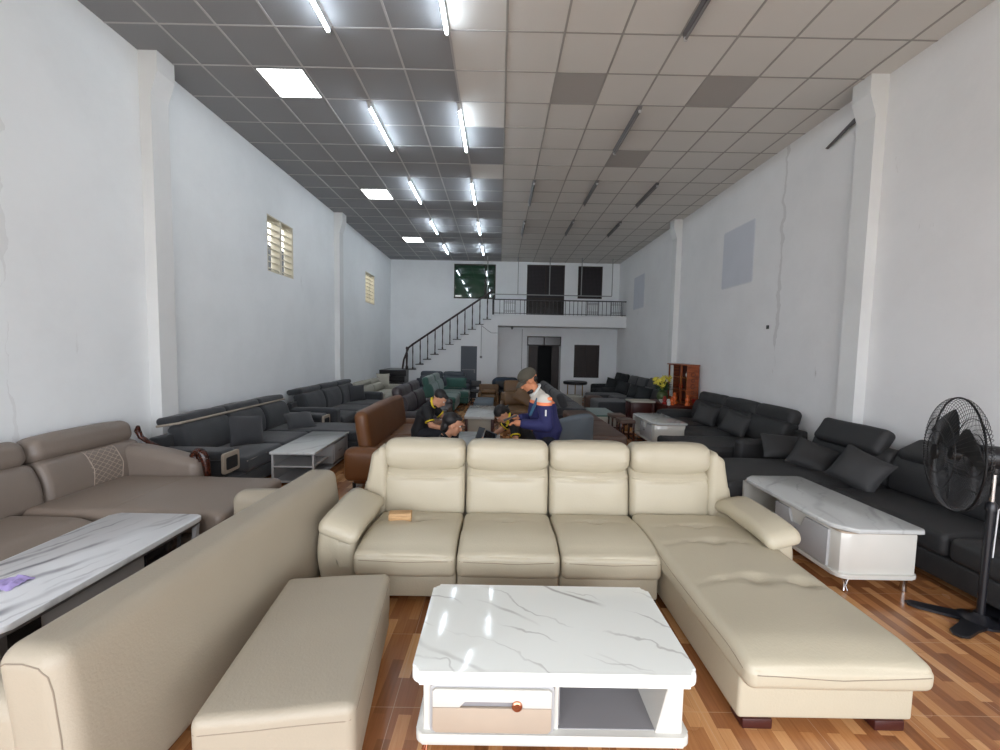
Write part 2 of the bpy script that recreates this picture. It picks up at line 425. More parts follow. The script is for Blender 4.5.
def pillow_bm(w=.45, h=.45, t=.14, seed=0., n=14):
    bm = NB(); g = {}
    for sd in (-1, 1):
        for i in range(n+1):
            for j in range(n+1):
                u = -1+2*i/n; v = -1+2*j/n
                e = (1-abs(u)**3)*(1-abs(v)**3)
                if e < 1e-6: e = 0
                pin = 1-.07*(1-abs(u)**2)*abs(v)**2-.0; pin2 = 1-.07*(1-abs(v)**2)*abs(u)**2
                key = (i, j, sd if e > 0 else 0)
                if key not in g:
                    p = Vector((u*w/2*pin2, sd*t/2*e**.55, v*h/2*pin))
                    p += noise.noise_vector(p*7+Vector((seed, 0, seed)))*.008*(1 if e > 0 else .4)
                    g[key] = bm.verts.new(p)
        for i in range(n):
            for j in range(n):
                q = []
                for a, b in ((i, j), (i+1, j), (i+1, j+1), (i, j+1)):
                    q.append(g.get((a, b, sd)) or g.get((a, b, 0)))
                if len(set(q)) == 4: bm.faces.new(q)
    return bm
PILLOWS = 0
def pillow(label, loc, rot, m, w=.45, h=.45, t=.14, group=None, welt=True):
    """loc is the pillow's centre"""
    global PILLOWS; PILLOWS += 1
    bm = pillow_bm(w, h, t, PILLOWS*3.1)
    T = TR(*loc) @ RZ(rot[2]) @ RX(rot[0]) @ RY(rot[1])
    bm.transform(RZ(rot[2]) @ RX(rot[0]) @ RY(rot[1]))
    zmin = min(v.co.z for v in bm.verts)
    bmesh.ops.translate(bm, vec=(0, 0, -zmin), verts=bm.verts)
    o = obj('throw_pillow', bm, m); o.location = (loc[0], loc[1], loc[2]+zmin)
    return tag(o, label, 'pillow', group)
# ================================================================== ROOM
XL, XR, YB, YF, ZC = -4.03, 4.38, 14.9, -1.6, 4.95
bm = NB(); box(bm, XL-.2, XR+.2, YF, YB+2.6, -.1, 0); struct('floor', bm, M['floor'])
bm = NB(); box(bm, -14, 14, YF-14, YF, -.12, -.02); struct('floor_outside_paving', bm, M['pave'])
def wall_with_holes(name, x0, x1, holes, y0, y1, z1, m):
    bm = NB(); y = y0
    for (a, b, c, d) in holes:
        box(bm, x0, x1, y, a, 0, z1); box(bm, x0, x1, a, b, 0, c); box(bm, x0, x1, a, b, d, z1); y = b
    box(bm, x0, x1, y, y1, 0, z1)
    return struct(name, bm, m)
VENTS = [(7.04, 7.92, 3.03, 4.0), (12.12, 13.0, 3.08, 4.0)]
wall_with_holes('wall_left', XL-.18, XL, VENTS, YF, YB, ZC+.15, M['wall'])
wall_with_holes('wall_right', XR, XR+.18, [], YF, YB, ZC+.15, M['wall_r'])
# back wall with its openings (upper: green window, lattice door, lattice window; lower: doorway, shuttered window)
def back_wall():
    bm = NB(); y0, y1 = YB, YB+.2
    ops = {  # (x0,x1,z0,z1)
        'a': (-1.70, -.17, 3.58, 4.84), 'b': (.98, 2.37, 2.93, 4.86), 'c': (2.86, 3.76, 3.66, 4.84),
        'd': (1.04, 2.31, 0, 2.25), 'e': (2.80, 3.74, .74, 1.96)}
    xs = sorted({XL-.18, XR+.18} | {v for o in ops.values() for v in o[:2]})
    for xa, xb in zip(xs, xs[1:]):
        if xb-xa < .001: continue
        mid = (xa+xb)/2; zs = sorted((o[2], o[3]) for o in ops.values() if o[0] < mid < o[1]); z = 0
        for lo, hi in zs:
            if lo-z > .001: box(bm, xa, xb, y0, y1, z, lo)
            z = hi
        box(bm, xa, xb, y0, y1, z, ZC+.15)
    struct('wall_back', bm, M['wall_b'])
back_wall()
# front wall: a wide shop opening behind the camera, daylight comes in through it
bm = NB(); box(bm, XL-.18, XL+.5, YF-.2, YF, 0, ZC+.15); box(bm, XR-.5, XR+.18, YF-.2, YF, 0, ZC+.15); box(bm, XL+.5, XR-.5, YF-.2, YF, 3.1, ZC+.15)
struct('wall_front', bm, M['wall'])
# ceiling of square panels: grey ones to the left, pale ones to the right, single odd panels
T = .585; GX, GY = .02, 4.25
def ceiling():
    bm = NB(); i0 = math.floor((XL-.1-GX)/T); i1 = math.ceil((XR+.1-GX)/T); j0 = math.floor((YF-.1-GY)/T); j1 = math.ceil((YB+.1-GY)/T)
    lights = {(-5, 1), (-5, 7), (-5, 13)}
    dark = {(1, 1), (4, 1), (3, 4), (6, -4)}
    for i in range(i0, i1):
        for j in range(j0, j1):
            if (i, j) in lights: continue
            x0, y0 = GX+i*T, GY+j*T
            mi = 0 if i >= 0 else 1
            if i == -1 and (j < 3 or j == 5): mi = 0
            if (i, j) in dark: mi = 2
            if i >= 0 and random.random() < .0: mi = 2
            vs = [bm.verts.new((x, y, ZC)) for x, y in ((x0, y0), (x0, y0+T), (x0+T, y0+T), (x0+T, y0))]
            f = bm.faces.new(vs); f.material_index = mi
    geo = bmesh.ops.extrude_face_region(bm, geom=list(bm.faces))
    bmesh.ops.translate(bm, vec=(0, 0, .03), verts=[g for g in geo['geom'] if isinstance(g, bmesh.types.BMVert)])
    struct('ceiling', bm, [M['tile_l'], M['tile_g'], M['tile_d']])
    g = NB(); g2 = NB()
    for i in range(i0, i1+1):
        x = GX+i*T; box(g if i >= 0 else g2, x-.011, x+.011, YF, YB, ZC-.006, ZC+.002)
    for j in range(j0, j1+1):
        y = GY+j*T; box(g2, XL, GX, y-.008, y+.008, ZC-.005, ZC+.002); box(g, GX, XR, y-.008, y+.008, ZC-.005, ZC+.002)
    struct('trim_1', g, M['tbar']); struct('trim_2', g2, M['tbar_l'])
    r = NB(); box(r, XL-.2, XR+.2, YF-.2, YB+.2, ZC+.2, ZC+.3); struct('ceiling_roof_slab', r, M['outwall'])
    for n, (i, j) in enumerate(sorted(lights)):
        x0, y0 = GX+i*T, GY+j*T
        where = ['nearest and largest of the three', 'middle one of the three', 'farthest and smallest of the three'][n]
        t = thing('ceiling_light_panel', f'square white light panel in the left ceiling tiles, {where}', 'light', (x0+T/2, y0+T/2, ZC-.012), group='square ceiling light panels')
        bm = NB(); box(bm, x0+.03, x0+T-.03, y0+.03, y0+T-.03, ZC-.008, ZC+.02); obj('diffuser', bm, M['panel'], t, world=True, smooth=False)
        bm = NB()
        for a, b, c, d in ((x0, x0+T, y0, y0+.03), (x0, x0+T, y0+T-.03, y0+T), (x0, x0+.03, y0+.03, y0+T-.03), (x0+T-.03, x0+T, y0+.03, y0+T-.03)): box(bm, a, b, c, d, ZC-.012, ZC+.02)
        obj('frame', bm, M['frame_w'], t, world=True, smooth=False)
ceiling()
# fluorescent tubes
def tube_light(x, y, on, label, ln=1.16):
    t = thing('fluorescent_lamp', label, 'light', (x, y, ZC-.09), group='lit ceiling tubes' if on else 'unlit ceiling tubes')
    bm = NB(); prism(bm, [(-.03, .085), (.03, .085), (.018, .035), (-.018, .035)], -ln/2, ln/2, 'y'); obj('housing', bm, M['housing' if on else 'housing_off'], t, smooth=False)
    bm = NB(); tube(bm, [(0, -ln/2+.02, .018), (0, ln/2-.02, .018)], .017 if on else .014, 10); obj('tube', bm, M['tube' if on else 'tube_off'], t)
    for sy in (-1, 1):
        bm = NB(); box(bm, -.018, .018, sy*(ln/2-.012)-.012, sy*(ln/2-.012)+.012, 0, .037, .003); obj('end_cap', bm, M['housing'], t)
rows_on = [3.64, 6.03, 8.36, 10.69, 13.0]
nm = ['nearest', 'second', 'third', 'fourth', 'fifth and farthest']
for k, y in enumerate(rows_on):
    tube_light(-1.76, y, True, f'glowing ceiling tube in the left lit row, {nm[k]} from the camera')
    tube_light(-.58, y, True, f'glowing ceiling tube in the right lit row, {nm[k]} from the camera')
for (x, y, lab) in ((1.81, 3.64, 'dark unlit tube at the top edge of the photo'), (1.78, 6.0, 'long grey unlit tube beside the dark ceiling tile'),
                    (.61, 8.35, 'unlit tube in the row just right of the lit tubes, nearer one'), (1.79, 8.3, 'unlit grey tube in the third row from the left, middle distance'),
                    (2.94, 8.35, 'unlit tube in the rightmost row, nearer one'), (.58, 10.75, 'unlit tube in the row just right of the lit tubes, farther one'),
                    (1.77, 10.6, 'unlit grey tube in the third row from the left, far back'), (2.94, 10.65, 'unlit tube in the rightmost row, farther one')):
    tube_light(x, y, False, lab)
# pilasters with flared heads
def pilaster(n, side, y, w=.24, d=.13):
    sg = 1 if side == 'left' else -1; x = XL if side == 'left' else XR
    bm = NB(); box(bm, min(x, x+sg*d), max(x, x+sg*d), y, y+w, 0, ZC)
    prism(bm, [(x, 4.5), (x+sg*d, 4.5), (x+sg*(d+.08), 4.74), (x+sg*(d+.08), ZC), (x, ZC)], y-.001, y+w+.001, 'y')
    struct(f'trim_{n}', bm, M['pil'])
pilaster(3, 'left', 4.62); pilaster(4, 'right', 4.74); pilaster(5, 'left', 9.85); pilaster(6, 'right', 9.85)
# bricked-up vents on the right wall
for n, (a, b, c, d) in enumerate(((7.05, 7.98, 3.02, 4.07), (12.3, 13.2, 3.12, 4.12))):
    bm = NB(); box(bm, XR-.008, XR+.01, a, b, c, d); struct(f'trim_{7+n}', bm, M['patch'])
    bm = NB()
    for y0, y1, z0, z1 in ((a, b, d, d+.02), (a, b, c-.02, c), (a-.02, a, c, d), (b, b+.02, c, d)): box(bm, XR-.005, XR+.01, y0, y1, z0, z1)
    struct(f'trim_{9+n}', bm, M['patch2'])
# torn strip of sheet by the right pilaster head
bm = NB(); prism(bm, [(5.0, 4.64), (5.06, 4.70), (5.55, 4.52), (5.52, 4.50), (5.2, 4.6)], XR-.05, XR-.03, 'x')
solo('torn_strip', bm, M['housing_off'], 'torn dark strip sticking out under the ceiling by the right pillar head', 'strip', (XR-.04, 5.2, 4.5))
# louvred vents in the left wall
for n, (a, b, c, d) in enumerate(VENTS):
    t = thing('wall_vent', ['larger nearer vent with two columns of concrete louvres high in the left wall', 'smaller farther louvred vent high in the left wall'][n], 'vent', (XL-.09, (a+b)/2, c), group='louvred vents')
    bm = NB(); mid = (a+b)/2
    box(bm, XL-.17, XL-.005, a, a+.03, c, d); box(bm, XL-.17, XL-.005, b-.03, b, c, d); box(bm, XL-.17, XL-.005, mid-.03, mid+.03, c, d)
    box(bm, XL-.17, XL-.005, a, b, c, c+.02); box(bm, XL-.17, XL-.005, a, b, d-.02, d); obj('frame', bm, M['louvre'], t, world=True, smooth=False)
    for s0, s1 in ((a+.03, mid-.03), (mid+.03, b-.03)):
        for k in range(8):
            z = c+.03+k*(d-c-.04)/8
            bm = NB(); box(bm, -.085, .085, s0, s1, -.009, .009); bm.transform(TR(XL-.09, 0, z+.05) @ RY(20))
            obj('louvre', bm, M['louvre'], t, world=True, smooth=False)
bm = NB(); box(bm, XL-1.4, XL-1.27, 4, 12, 0, 4.02); struct('wall_neighbour', bm, M['outwall'])
bm = NB(); box(bm, -11, -10.8, 4, 34, 0, 12); struct('wall_cream_backdrop', bm, M['louvre'])  # cream backdrop added behind the vents so their gaps don't show white sky
# ------------------------------------------------------------------ stairs and balcony
YS = 13.9; SX0, RUN, RISE, ZB = -.30, .257, .178, 2.93
bm = NB(); pts = [(-.05, 0), (-.05, ZB), (SX0+.10, ZB)]
x = SX0; z = ZB-RISE
pts[-1] = (SX0, ZB)
NS = 11
for k in range(NS):
    pts.append((x, z)); x -= RUN; pts.append((x, z)); z -= RISE
pts[-1] = (x, pts[-1][1]); pts += [(x, 0)]
DOOR = (-1.32, -.76, 1.83)
# front face wall with the little door opening: three slabs cut out of the profile
prism(bm, pts, YS+.06, YB, 'y')
q = [p for p in pts]
def clip(poly, a, b):   # clip polygon to a<=x<=b
    def half(P, f, xx):
        out = []
        for i in range(len(P)):
            p, r = P[i], P[(i+1) % len(P)]
            if f(p[0]): out.append(p)
            if f(p[0]) != f(r[0]): t = (xx-p[0])/(r[0]-p[0]); out.append((xx, p[1]+t*(r[1]-p[1])))
        return out
    return half(half(poly, lambda v: v >= a, a), lambda v: v <= b, b)
prism(bm, clip(pts, -9, DOOR[0]), YS, YS+.06, 'y'); prism(bm, clip(pts, DOOR[1], 9), YS, YS+.06, 'y')
up = [(px, max(pz, DOOR[2])) for px, pz in clip(pts, DOOR[0], DOOR[1])]
prism(bm, up, YS, YS+.06, 'y')
struct('wall_stair_side', bm, M['whitepaint'])
bm = NB(); x = SX0; z = ZB-RISE
for k in range(NS):
    box(bm, x-RUN-.02, x+.01, YS-.02, YB, z, z+.025); x -= RUN; z -= RISE
struct('trim_11', bm, M['granite'])
LX = x; LZ = z+RISE    # landing at the foot of this flight, dark stone steps coming down towards the room
bm = NB(); box(bm, XL, LX, 13.5, YB, 0, LZ)
for k in range(4): box(bm, XL+.0, LX-.0, 13.5-.22*(k+1), 13.5-.22*k, 0, LZ-.19*(k+1))
struct('floor_landing', bm, M['granite'])
bm = NB(); box(bm, DOOR[0], DOOR[1], YS+.02, YS+.055, .02, DOOR[2]); d1 = struct('door_1', bm, M['door_grey'])
bm = NB(); box(bm, DOOR[1]-.1, DOOR[1]-.07, YS-.005, YS+.02, .9, 1.02, .004); obj('door_handle', bm, M['steel'], d1)
bm = NB(); box(bm, DOOR[0]+.05, DOOR[1]-.05, YS+.012, YS+.022, 1.0, 1.02); obj('door_rail', bm, M['steel'], d1)
# balcony slab
bm = NB(); box(bm, -.05, XR, YS, YB, 2.56, ZB); struct('floor_balcony', bm, M['whitepaint'])
bm = NB(); box(bm, -.06, XR, YS-.015, YS+.05, ZB-.02, ZB+.02); struct('trim_12', bm, M['whitepaint'])
# windows / doors in the back wall
def framed(name, x0, x1, z0, z1, y, fm, pm, mull=(), fw=.05, lab=None, panes='pane'):
    bm = NB(); box(bm, x0, x1, y-.02, y+.04, z1-fw, z1); box(bm, x0, x1, y-.02, y+.04, z0, z0+fw)
    box(bm, x0, x0+fw, y-.02, y+.04, z0+fw, z1-fw); box(bm, x1-fw, x1, y-.02, y+.04, z0+fw, z1-fw)
    for mx_ in mull: box(bm, mx_-.025, mx_+.025, y-.02, y+.04, z0+fw, z1-fw)
    o = struct(name, bm, fm)
    xs = [x0+fw]+[v for mm in mull for v in (mm-.025, mm+.025)]+[x1-fw]
    for a, b in zip(xs[::2], xs[1::2]):
        bm = NB(); box(bm, a, b, y+.0, y+.012, z0+fw, z1-fw); obj(panes, bm, pm, o, smooth=False)
    return o
framed('window_1', -1.70, -.17, 3.58, 4.84, YB+.03, M['door_dark'], M['gglass'], (-.55,), .04)
framed('window_2', .98, 2.37, 3.62, 4.86, YB+.04, M['door_dark'], M['lattice'], (1.68,), .04, panes='lattice_panel')
framed('window_3', 2.86, 3.76, 3.66, 4.84, YB+.04, M['door_dark'], M['lattice'], (), .04, panes='lattice_panel')
d2 = framed('door_2', .98, 2.37, 2.93, 3.62, YB+.04, M['door_dark'], M['kglass'], (1.68,), .04, panes='door_leaf')
w4 = framed('window_4', 2.80, 3.74, .74, 1.96, YB+.04, M['door_dark'], M['door_dark'], (3.27,), .06, panes='shutter')
# doorway to the unlit back room
d3 = framed('door_3', 1.04, 2.31, 1.90, 2.25, YB+.06, M['door_dark'], M['kglass'], (1.68,), .04, panes='transom_pane')
bm = NB(); box(bm, 1.04, 1.10, YB+.02, YB+.14, 0, 1.9); box(bm, 2.25, 2.31, YB+.02, YB+.14, 0, 1.9); obj('door_frame', bm, M['frame_w'], d3, smooth=False)
bm = NB(); box(bm, 1.10, 1.45, YB+.10, YB+.13, 0, 1.88); obj('door_leaf', bm, M['door_dark'], d3, smooth=False)
bm = NB(); box(bm, 1.98, 2.25, YB+.10, YB+.13, 0, 1.88); obj('door_leaf', bm, M['door_dark'], d3, smooth=False)
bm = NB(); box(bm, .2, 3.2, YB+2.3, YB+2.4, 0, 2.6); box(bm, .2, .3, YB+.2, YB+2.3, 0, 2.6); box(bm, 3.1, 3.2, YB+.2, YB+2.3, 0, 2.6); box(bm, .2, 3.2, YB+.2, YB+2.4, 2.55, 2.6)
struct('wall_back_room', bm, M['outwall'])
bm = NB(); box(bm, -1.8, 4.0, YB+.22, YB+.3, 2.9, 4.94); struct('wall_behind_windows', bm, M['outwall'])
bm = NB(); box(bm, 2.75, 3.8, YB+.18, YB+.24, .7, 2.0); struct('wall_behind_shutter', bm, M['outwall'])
# railings
def baluster(x, y, z0, z1, r=.011, fancy=False):
    bm = NB()
    if fancy:
        h = z1-z0
        lathe(bm, [(.026, 0), (.026, .06), (.016, .08), (.022, h*.3), (.016, h*.5), (.024, h*.7), (.015, h*.92), (.02, h)], (x, y, z0), 8)
    else: tube(bm, [(x, y, z0), (x, y, z1)], r, 6)
    return bm
t = thing('stair_railing', 'dark stair railing with turned balusters rising to the balcony', 'railing', (LX, YS+.05, LZ))
hr = []
x = SX0-RUN*.5; z = ZB-RISE+.025; tops = []
for k in range(NS):
    zt = z+.86
    obj('baluster', baluster(x, YS+.06, z, zt, fancy=True), M['rail'], t, world=True); tops.append((x, YS+.06, zt)); x -= RUN; z -= RISE
xn = LX-.18
path = [(-.22, YS+.06, tops[0][2]+.14)]+tops+[(LX-.02, YS+.06, tops[-1][2]-.12), (xn, YS+.06, LZ+.35), (xn-.05, YS+.06, LZ+.02)]
bm = NB(); tube(bm, path, .034, 8); obj('handrail', bm, M['rail'], t, world=True)
bm = NB(); lathe(bm, [(.05, 0), (.05, .1), (.03, .15), (.045, .5), (.03, .7), (.045, .75), (.02, .8)], (xn+.1, YS+.06, LZ), 8); obj('newel_post', bm, M['rail'], t, world=True)
t = thing('balcony_railing', 'black metal balcony railing with thin balusters and three lattice inserts', 'railing', (2, YS+.05, ZB))
bm = NB(); box(bm, -.22, XR-.01, YS+.03, YS+.08, 3.44, 3.475); obj('top_rail', bm, M['black'], t, world=True, smooth=False)
bm = NB(); box(bm, -.22, XR-.01, YS+.045, YS+.065, ZB+.05, ZB+.07); obj('bottom_rail', bm, M['black'], t, world=True, smooth=False)
bm = NB(); box(bm, -.26, -.19, YS+.03, YS+.1, ZB, 3.58, .006); obj('newel_post', bm, M['black'], t, world=True)
ins = ((.14, .54), (3.02, 3.42), (3.84, 4.22))
x = 0.0
while x < XR-.05:
    if not any(a-.03 < x < b+.03 for a, b in ins):
        bm = NB(); tube(bm, [(x, YS+.055, ZB), (x, YS+.055, 3.45)], .009, 6); obj('baluster', bm, M['steel'] if False else M['black'], t, world=True)
    x += .142
for a, b in ins:
    bm = NB()
    for k in range(6): xx = a+.03+(b-a-.06)*k/5; box(bm, xx-.008, xx+.008, YS+.045, YS+.065, ZB+.07, 3.44)
    for zz in (ZB+.12, ZB+.16, 3.34, 3.38): box(bm, a, b, YS+.048, YS+.062, zz-.006, zz+.006)
    box(bm, a-.01, a+.01, YS+.04, YS+.07, ZB, 3.44); box(bm, b-.01, b+.01, YS+.04, YS+.07, ZB, 3.44)
    obj('lattice_insert', bm, M['steel'], t, world=True, smooth=False)
# pale steel hanging frame in front of the balcony windows
t = thing('steel_frame', 'pale steel rail on thin posts hung from the ceiling above the balcony railing', 'frame', (1.7, YS+.2, 3.66))
bm = NB(); box(bm, -.46, 3.9, YS+.19, YS+.215, 3.64, 3.67); obj('rail', bm, M['frame_w'], t, world=True, smooth=False)
for x in (-.44, .62, 1.72, 2.83, 3.9):
    bm = NB(); box(bm, x-.014, x+.014, YS+.19, YS+.215, 3.67, ZC); obj('post', bm, M['frame_w'], t, world=True, smooth=False)
# conduit on the stair wall
bm = NB(); tube(bm, [(-.62, YS-.012, 2.55), (-.62, YS-.012, 1.5)], .009, 6); tube(bm, [(-.62, YS-.012, 2.55), (-.45, YS-.012, 2.42), (-.28, YS-.012, 2.3), (-.06, YS-.012, 2.3)], .008, 6); box(bm, -.66, -.58, YS-.03, YS-.004, 1.42, 1.5, .005)
solo('cable', bm, M['steel'], 'thin electric cable with a small box on the white stair wall', 'cable', (-.62, YS-.012, 1.4))
bm = NB(); tube(bm, [(.85, YB-.01, 2.5), (.85, YB-.01, 1.0)], .008, 6); lathe(bm, [(.05, 0), (.03, -.08), (.01, -.1)], (.45, YS+.4, 2.55), 8)
solo('cable_and_lampholder', bm, M['steel'], 'thin cable run and lampholder under the balcony slab', 'cable', (.85, YB-.01, 1.0))
# light switch plates and screw marks
for (x, y, z, ax, lab) in ((XR-.008, 6.55, 2.19, 'x', 'small dark fixing plug on the right wall below the grey patch'),):
    bm = NB(); box(bm, x-.006, x+.006, y-.03, y+.03, z-.03, z+.03, .004); solo('wall_plug', bm, M['black'], lab, 'plug', (x, y, z-.03))
# ================================================================== CREAM SECTIONAL SOFA (centre)
def seam(bm, mp, pts, r=.0022, n=5, sub=10):
    out = []
    for a, b in zip(pts, pts[1:]):
        for k in range(sub): out.append(mp([a[i]+(b[i]-a[i])*k/sub for i in range(3)]))
    out.append(mp(pts[-1])); tube(bm, out, r, n)
def gauss(d2, w): return math.exp(-d2/(w*w))
def cream_sofa():
    S = thing('sectional_sofa', 'large cream leather sectional with four tall backs and a right-hand chaise, facing the camera', 'sofa', (.45, 3.0, 0))
    XB = [-.95, -.26, .44, 1.12, 1.80]
    cr = M['cream']
    # base
    bm = NB()
    for a, b in zip(XB[:3], XB[1:4]): rbox(bm, ((a+b)/2, 3.07, .145), (b-a-.006, .78, .19), .02, (8, 4, 3), (0, .008, 0))
    obj('base', bm, cr, S, world=True)
    bm = NB(); rbox(bm, (1.555, 2.635, .165), (.82, 1.65, .23), .018, (8, 16, 3)); obj('chaise_base', bm, cr, S, world=True)
    for k, (x, y) in enumerate(((1.24, 1.86), (1.86, 1.86), (-1.15, 2.86), (-.2, 2.76), (1.05, 2.76), (1.86, 3.5), (-1.15, 3.6))):
        bm = NB(); box(bm, x-.07, x+.07, y-.05, y+.05, 0, .05, .006); obj('foot', bm, M['leg'], S, world=True)
    # seats
    for i in range(3):
        a, b = XB[i], XB[i+1]; hx = (b-a)/2-.004
        def fn(p, i=i, hx=hx):
            x, y, z = p; t = y+.31                       # distance from the front edge
            if z > 0:
                z -= .018*max(0, (y+.05)/.36)*1.6       # the seat falls a little to the back
                d = gauss((x)**2+((y-.10)/.8)**2, .055); z -= .034*d
                z -= .010*gauss((y-.10-.01*math.cos(x*9))**2, .012)*max(0, 1-(abs(x)/hx)**4)
                z -= .035*gauss((y+.31)**2, .10)*(1)      # rolled front
            if y < -.2:
                y -= .02*max(0, 1-((z-.02)/.13)**2)
                y += .007*gauss((z-.055+.012*(x/hx)**2)**2, .006)
            v = Vector((x, y, z)); return wob(v, .0035, 6, i*3.3)
        bm = NB(); mp = rbox(bm, ((a+b)/2, 2.965, .32), (2*hx, .68, .215), .045, (20, 22, 10), (.0, .0, .02), fn, arc=4)
        c = obj('seat_cushion', bm, cr, S, world=True)
        sb = NB(); h = (hx, .33, .1075)
        seam(sb, mp, [(-hx+.02, -.33, .058), (0, -.33, .048), (hx-.02, -.33, .058)], .0022); obj('seam', sb, M['seam'], c, world=True, root=S)
    # chaise cushion with tufted creases
    def fc(p):
        x, y, z = p
        if z > 0:
            for yy, xs, w in ((.50, (.0,), .010), (.24, (-.02,), .010), (-.20, (-.0, .27), .012)):
                z -= .012*gauss((y-yy-.02*math.cos((x)*7))**2, w)*max(0, 1-(abs(x)/.44)**4)
                for xx in xs: z -= .034*gauss((x-xx)**2+((y-yy)/.7)**2, .055)
            z -= .03*gauss((y+.78)**2, .09)
            z += .012*math.sin(y*5)*.5
        if y < -.68: y += .006*gauss((z-.035+.014*(x/.42)**2)**2, .006); y -= .012*max(0, 1-(z/.08)**2)
        return wob(Vector((x, y, z)), .004, 4, 9)
    bm = NB(); mp = rbox(bm, (1.525, 2.49, .350), (.83, 1.57, .155), .045, (26, 60, 8), (.004, 0, .028), fc, arc=4)
    c = obj('chaise_cushion', bm, cr, S, world=True)
    sb = NB(); seam(sb, mp, [(-.38, -.785, .036), (0, -.785, .022), (.38, -.785, .036)], .0022, sub=16); seam(sb, mp, [(-.415, -.74, .03), (-.415, .72, .03)], .002, sub=30)
    obj('seam', sb, M['seam'], c, world=True, root=S)
    # backs: lower cushion + headrest
    for i in range(4):
        a, b = XB[i], XB[i+1]; hx = (b-a)/2-.006; w0 = 2*hx
        Tm = TR((a+b)/2, 3.36, .36) @ RX(-7)
        def fl(p, hx=hx, i=i):
            x, y, z = p
            if y < 0:
                y -= .03*max(0, 1-((z)/.26)**2)*max(0, 1-(x/hx)**4)
                y += .014*gauss((z-.095-.006*(x/hx)**2)**2, .010)
                y += .004*gauss((z-.13)**2, .008)
                y += .07*max(0, (z-.13)/.08)
            return wob(Vector((x, y, z)), .004, 7, i*5+1)
        bm = NB(); mp = rbox(bm, (0, .03, .21), (w0, .18, .46), .05, (20, 4, 24), (0, 0, 0), fl, Tm, arc=4)
        lo = obj('back_cushion', bm, cr, S, world=True)
        sb = NB(); seam(sb, mp, [(-hx+.03, -.09, .102), (0, -.09, .095), (hx-.03, -.09, .102)], .0018); obj('seam', sb, M['seam'], lo, world=True, root=S)
        def fh(p, hx=hx, i=i):
            x, y, z = p
            if z < 0: z -= .052*(1-(x/hx)**2)*(1 if y < .03 else .3)
            if y < 0: y -= .045*max(0, 1-(z/.13)**2)
            if z > 0: z += .012*(1-(x/hx)**4)
            y += .010*gauss((abs(x)/hx-.9)**2, .1)*math.sin(z*70)*.35
            return wob(Vector((x, y, z)), .0045, 8, i*7+2)
        bm = NB(); rbox(bm, (0, .03, .50), (w0, .20, .225), .065, (20, 6, 12), (0, 0, 0), fh, Tm, arc=4)
        obj('headrest', bm, cr, S, world=True)
    # back frame with shoulder wings
    bm = NB(); rbox(bm, (.42, 3.52, .44), (2.76, .10, .80), .03, (10, 3, 8)); obj('back_frame', bm, cr, S, world=True)
    for sg, x0 in ((-1, -.93), (1, 1.79)):
        def fw(p, sg=sg):
            x, y, z = p; t = (.30-z)/.60
            k = .095*max(0, min(1, t*1.25))**1.2
            if sg*x > 0: x += sg*k
            return Vector((x, y, z-.03*(1 if z > 0 and sg*x > 0 else 0)))
        bm = NB(); rbox(bm, (x0+sg*.045, 3.40, .62), (.13, .20, .60), .055, (5, 4, 14), (0, 0, 0), fw, arc=4)
        obj('shoulder_wing', bm, cr, S, world=True)
    # arms: body and pillow-top pad that leans inward
    for sg, xi, yo in ((-1, -.96, 0), (1, 1.83, 0)):
        xo = xi-.25 if sg < 0 else xi+.21
        w = abs(xo-xi); cx = (xi+xo)/2
        def fb(p, sg=sg, w=w):
            x, y, z = p
            if sg*x > 0: x += sg*.02*max(0, 1-(z/.24)**2)
            if y < 0: y -= .035*max(0, 1-((z-.10)/.2)**2)
            if z > 0 and sg*x < 0: z -= .06
            return wob(Vector((x, y, z)), .003, 5, sg)
        bm = NB(); rbox(bm, (cx, 3.11, .275), (w, .76, .45), .05, (8, 16, 12), (0, 0, 0), fb, arc=4); obj('arm', bm, cr, S, world=True)
        ang = 22 if sg < 0 else -14
        def fp(p):
            x, y, z = p
            z += .03*(1-(y/.36)**2)*(1 if z > 0 else .3)
            if y < -.2: z -= .03*((-.2-y)/.16)**2
            z -= .03*max(0, (y-.2)/.16)
            return wob(Vector((x, y, z)), .005, 5, 4)
        bm = NB(); rbox(bm, (0, 0, 0), (w+.03, .70, .10), .05, (10, 20, 4), (0, 0, .012), fp, TR(cx+(.035 if sg < 0 else .0), 2.985, .515) @ RY(ang) @ RX(0), arc=4)
        obj('arm_pad', bm, cr, S, world=True)
cream_sofa()
for o in bpy.data.objects:
    if o.name == 'sectional_sofa': o.location.y -= .055; o.location.z = 0
bm = NB(); box(bm, -.085, .085, -.04, .04, 0, .065, .005); bm.transform(RZ(6))
solo('wooden_block', bm, M['card'], 'small light wood block lying on the left seat of the cream sofa', 'block', (0, 0, 0)).location = (-.735, 3.01, .418)

